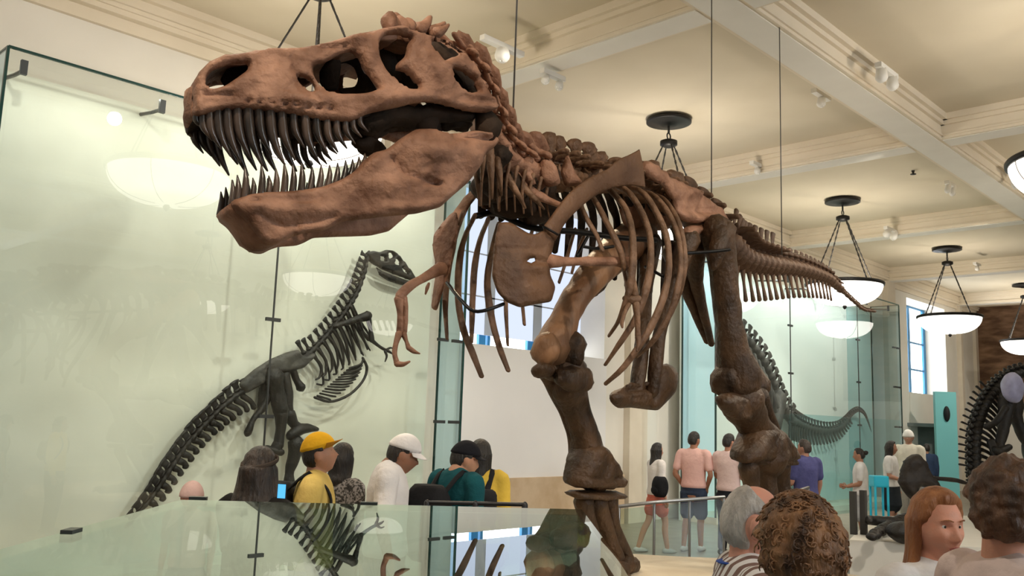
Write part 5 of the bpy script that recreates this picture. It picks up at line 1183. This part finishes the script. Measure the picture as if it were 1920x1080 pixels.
# beyond the striding legs
r, s, hc_, X, hands, sw = person('person with long dark hair in white top and coral shorts walking right', 1231, 831, 12.7, (1, .35), (.50, .27, .18), 'long', DH, (.78, .72, .68), None, ('short shorts', (.62, .17, .12)), fem=True, walk=.18, arms=('down', 'swing'), longlen=.30)
pack(r, s, 'big black shoulder bag on the person in coral shorts', (.012, .012, .013), sw, z=1.06, size=(.13, .11, .16), y=-.06, x=.24, straps=False, name='shoulder_bag', cat='bag')
person('person in pink T-shirt and navy shorts standing at the barrier, nearer the coral shorts', 1301, 809, 13.0, (.55, .9), (.36, .18, .11), 'short', DH, (.78, .48, .42), (.72, .43, .38), ('shorts', (.035, .05, .085)), hy=-.35, arms=('pocket', 'pocket'), walk=.06)
person('person in pale pink T-shirt beside the rear leg, hands held forward', 1366, 813, 12.7, (.75, .7), (.44, .23, .15), 'short', DH, (.78, .58, .54), (.72, .52, .49), ('trousers', (.02, .022, .03)), hy=-.3, arms=('fwd', 'fwd'))
person('person in purple-blue shirt and jeans seen from behind, head turned left', 1509, 824, 12.3, (-.45, .9), (.40, .21, .14), 'short', ((.03, .02, .014), (.06, .04, .03)), (.085, .085, .21), (.065, .065, .17), ('trousers', (.05, .11, .17)), hy=.4, arms=('down', 'fwd'), build=1.12)
person('child in white T-shirt and grey shorts with dark hair tied back, facing left', 1612, 840, 14.0, (-1, .35), (.36, .19, .12), 'bun', DH, (.80, .79, .78), None, ('shorts', (.42, .42, .42)), arms=('fwd', 'fwd'), fem=True, hp=-.1, z0=0)
person('person with long dark hair in white T-shirt and dark skirt facing right', 1669, 827, 15.3, (.8, -.6), (.40, .21, .14), 'long', DH, (.80, .78, .76), None, ('skirt', (.02, .025, .03)), fem=True, arms=('fwd', 'down'), longlen=.3, hy=.2)
person('person in pale cap and long beige coat before the far dark display box', 1703, 805, 16.8, (-.5, -.8), (.36, .2, .14), 'short', DH, (.66, .62, .52), None, ('trousers', (.3, .28, .24)), 'long', hat=('wrap', (.72, .70, .66)), arms=('down', 'fwd'))
person('far person in dark blue by the dark display box', 1737, 832, 21.0, (.3, 1), (.3, .17, .11), 'short', DH, (.03, .05, .10), None, ('trousers', (.3, .3, .32)), 'long', vox=.02, facedet=False)
# foreground heads
M['stripe'] = mat('striped_cotton', (.75, .72, .70), .85)
nt = M['stripe'].node_tree; tc = nt.nodes.new('ShaderNodeTexCoord'); wv = nt.nodes.new('ShaderNodeTexWave'); wv.bands_direction = 'X'; wv.inputs['Scale'].default_value = 9.0; wv.inputs['Distortion'].default_value = .6; rp = nt.nodes.new('ShaderNodeValToRGB'); rp.color_ramp.interpolation = 'CONSTANT'
rp.color_ramp.elements[0].color = (.20, .12, .10, 1); rp.color_ramp.elements[1].color = (.76, .73, .72, 1); rp.color_ramp.elements[1].position = .42
nt.links.new(tc.outputs['Object'], wv.inputs['Vector']); nt.links.new(wv.outputs['Fac'], rp.inputs['Fac']); nt.links.new(rp.outputs['Color'], nt.nodes['Principled BSDF'].inputs['Base Color'])
r, s, hc_, X, hands, sw = person('person with grey thinning hair, glasses and striped shirt in the foreground, facing right', 1402, 906, 2.62, (1, -.05), (.66, .33, .24), 'balding', ((.36, .33, .30), (.58, .54, .50)), topm=M['stripe'], hy=0, vox=.0062, drop=.05, fwd=.0, glasses=True, bottom=('trousers', (.04, .05, .08)))
M['lany'] = mat('lanyard_blue', (.015, .07, .36), .6)
q = MB().tube([V((sx_, y_, z_)) * s for sx_, y_, z_ in ((-.11, .125, 1.18), (-.085, .10, 1.38), (-.075, .0, 1.468), (-.03, -.075, 1.468), (.03, -.075, 1.468), (.075, .0, 1.468), (.085, .10, 1.38), (.05, .14, 1.15))], .014 * s, 8, 40, .25, V((0, 0, 1))).build('lanyard', M['lany'], None); q.parent = r
person('person with thick curly brown hair in the foreground, back of the head turned to us', 1502, 942, 2.15, (.1, 1), (.55, .27, .18), 'curly', ((.050, .022, .010), (.32, .155, .066)), (.25, .2, .2), None, ('trousers', (.04, .04, .06)), vox=.0075, facedet=False)
person('person with shoulder-length red hair and white top in the foreground, face turned to us', 1748, 917, 2.95, (.28, -1), (.66, .33, .23), 'long', ((.20, .068, .022), (.42, .17, .06)), (.80, .77, .75), None, ('trousers', (.06, .06, .09)), fem=True, vox=.0052, longlen=.22, hy=0, hp=-.06)
person('person with short brown hair and pale top cut by the right edge, back turned', 1876, 868, 2.42, (1, .12), (.55, .28, .19), 'thick', ((.040, .019, .010), (.13, .060, .028)), (.70, .56, .52), None, ('trousers', (.05, .05, .07)), vox=.0075, facedet=False, hy=1.15)
# ------------------------------------------------------------------ light and camera
w = bpy.data.worlds.new('hall_surroundings'); bpy.context.scene.world = w; w.use_nodes = True
w.node_tree.nodes['Background'].inputs[0].default_value = (1.0, .93, .82, 1); w.node_tree.nodes['Background'].inputs[1].default_value = .30
def spot(name, loc, tgt, e, ang=60, col=(1, .85, .66), size=.06, blend=.6):
    l = bpy.data.lights.new(name, 'SPOT'); l.energy = e; l.color = col; l.spot_size = math.radians(ang); l.spot_blend = blend; l.shadow_soft_size = size
    o = bpy.data.objects.new(name, l); C.objects.link(o); o.location = loc; o.rotation_euler = (V(tgt) - V(loc)).to_track_quat('-Z', 'Y').to_euler(); return o
def area(name, loc, tgt, e, sx, sy, col=(1, .95, .86)):
    l = bpy.data.lights.new(name, 'AREA'); l.shape = 'RECTANGLE'; l.size = sx; l.size_y = sy; l.energy = e; l.color = col
    o = bpy.data.objects.new(name, l); C.objects.link(o); o.location = loc; o.rotation_euler = (V(tgt) - V(loc)).to_track_quat('-Z', 'Y').to_euler(); return o
area('case_fill_light', (5.35, 9.06, 4.96), (5.35, 9.5, 1.0), 26, 5.6, .06, (1, .97, .86))  # unseen strips added in the case tops to brighten the panels
area('case_fill_light', (18.2, 9.06, 4.96), (18.2, 9.5, 1.0), 40, 8.4, .06, (.93, 1, .98))
for u, v, t, e in ((1.7, 5.2, 3.2, 330), (7.4, 5.6, 5.6, 330), (5.0, 4.9, 6.6, 260), (13.5, 5.2, 16.0, 560), (19.3, 5.2, 20.0, 560), (9.5, 5.0, 10.8, 160), (25.4, 5.2, 29.0, 380)): spot('wall_fill_spot', (u, v, 5.92), (t, 9.5, 2.2), e, 95, (1, .95, .84), .1, 1.0)  # spots without fixtures, added to brighten wall and case panels
for a_, b_, e, g in (((13.4, 4.0, 5.9), (10.6, 7.4, 1.0), 420, 55), ((19.3, 4.0, 5.9), (17.0, 8.0, 1.0), 620, 60), ((7.4, .5, 5.9), (11.5, 5.8, .6), 500, 45), ((.2, -.9, 5.9), (2.6, 1.2, 1.3), 190, 50), ((1.6, 6.0, 5.9), (3.4, 5.3, 1.3), 160, 60)): spot('people_fill_spot', a_, b_, e, g, (1, .93, .82))  # added spots, no fixtures, lifting the dim visitors and near heads
# track spots on the big skeleton
spot('track_beam', (.2, 1.4, 5.9), (2.6, 3.3, 3.0), 440, 40)
spot('track_beam', (1.8, 4.9, 5.95), (2.4, 3.5, 2.9), 170, 55)
spot('track_beam', (3.6, -.55, 5.9), (5.0, 4.0, 2.6), 430, 48)
spot('track_beam', (8.6, -.55, 5.9), (7.0, 4.1, 2.4), 300, 48)
spot('track_beam', (7.7, 7.5, 5.9), (5.6, 4.3, 2.2), 380, 45, (1, .78, .52))
spot('track_beam', (13.4, 2.0, 5.9), (10.0, 4.4, 2.6), 420, 50)
cam = bpy.data.cameras.new('camera'); co = bpy.data.objects.new('camera', cam); C.objects.link(co)
cam.sensor_width = 36; cam.lens = FPX / 1920 * 36; cam.clip_start = .05; cam.clip_end = 200
co.matrix_world = Matrix.Translation(CAM) @ Matrix((RT, UT, -FW)).transposed().to_4x4()
sc = bpy.context.scene; sc.camera = co
sc.view_settings.view_transform = 'Standard'; sc.view_settings.look = 'None'; sc.view_settings.gamma = 1; sc.view_settings.use_curve_mapping = False
sc.view_settings.exposure = 0.35
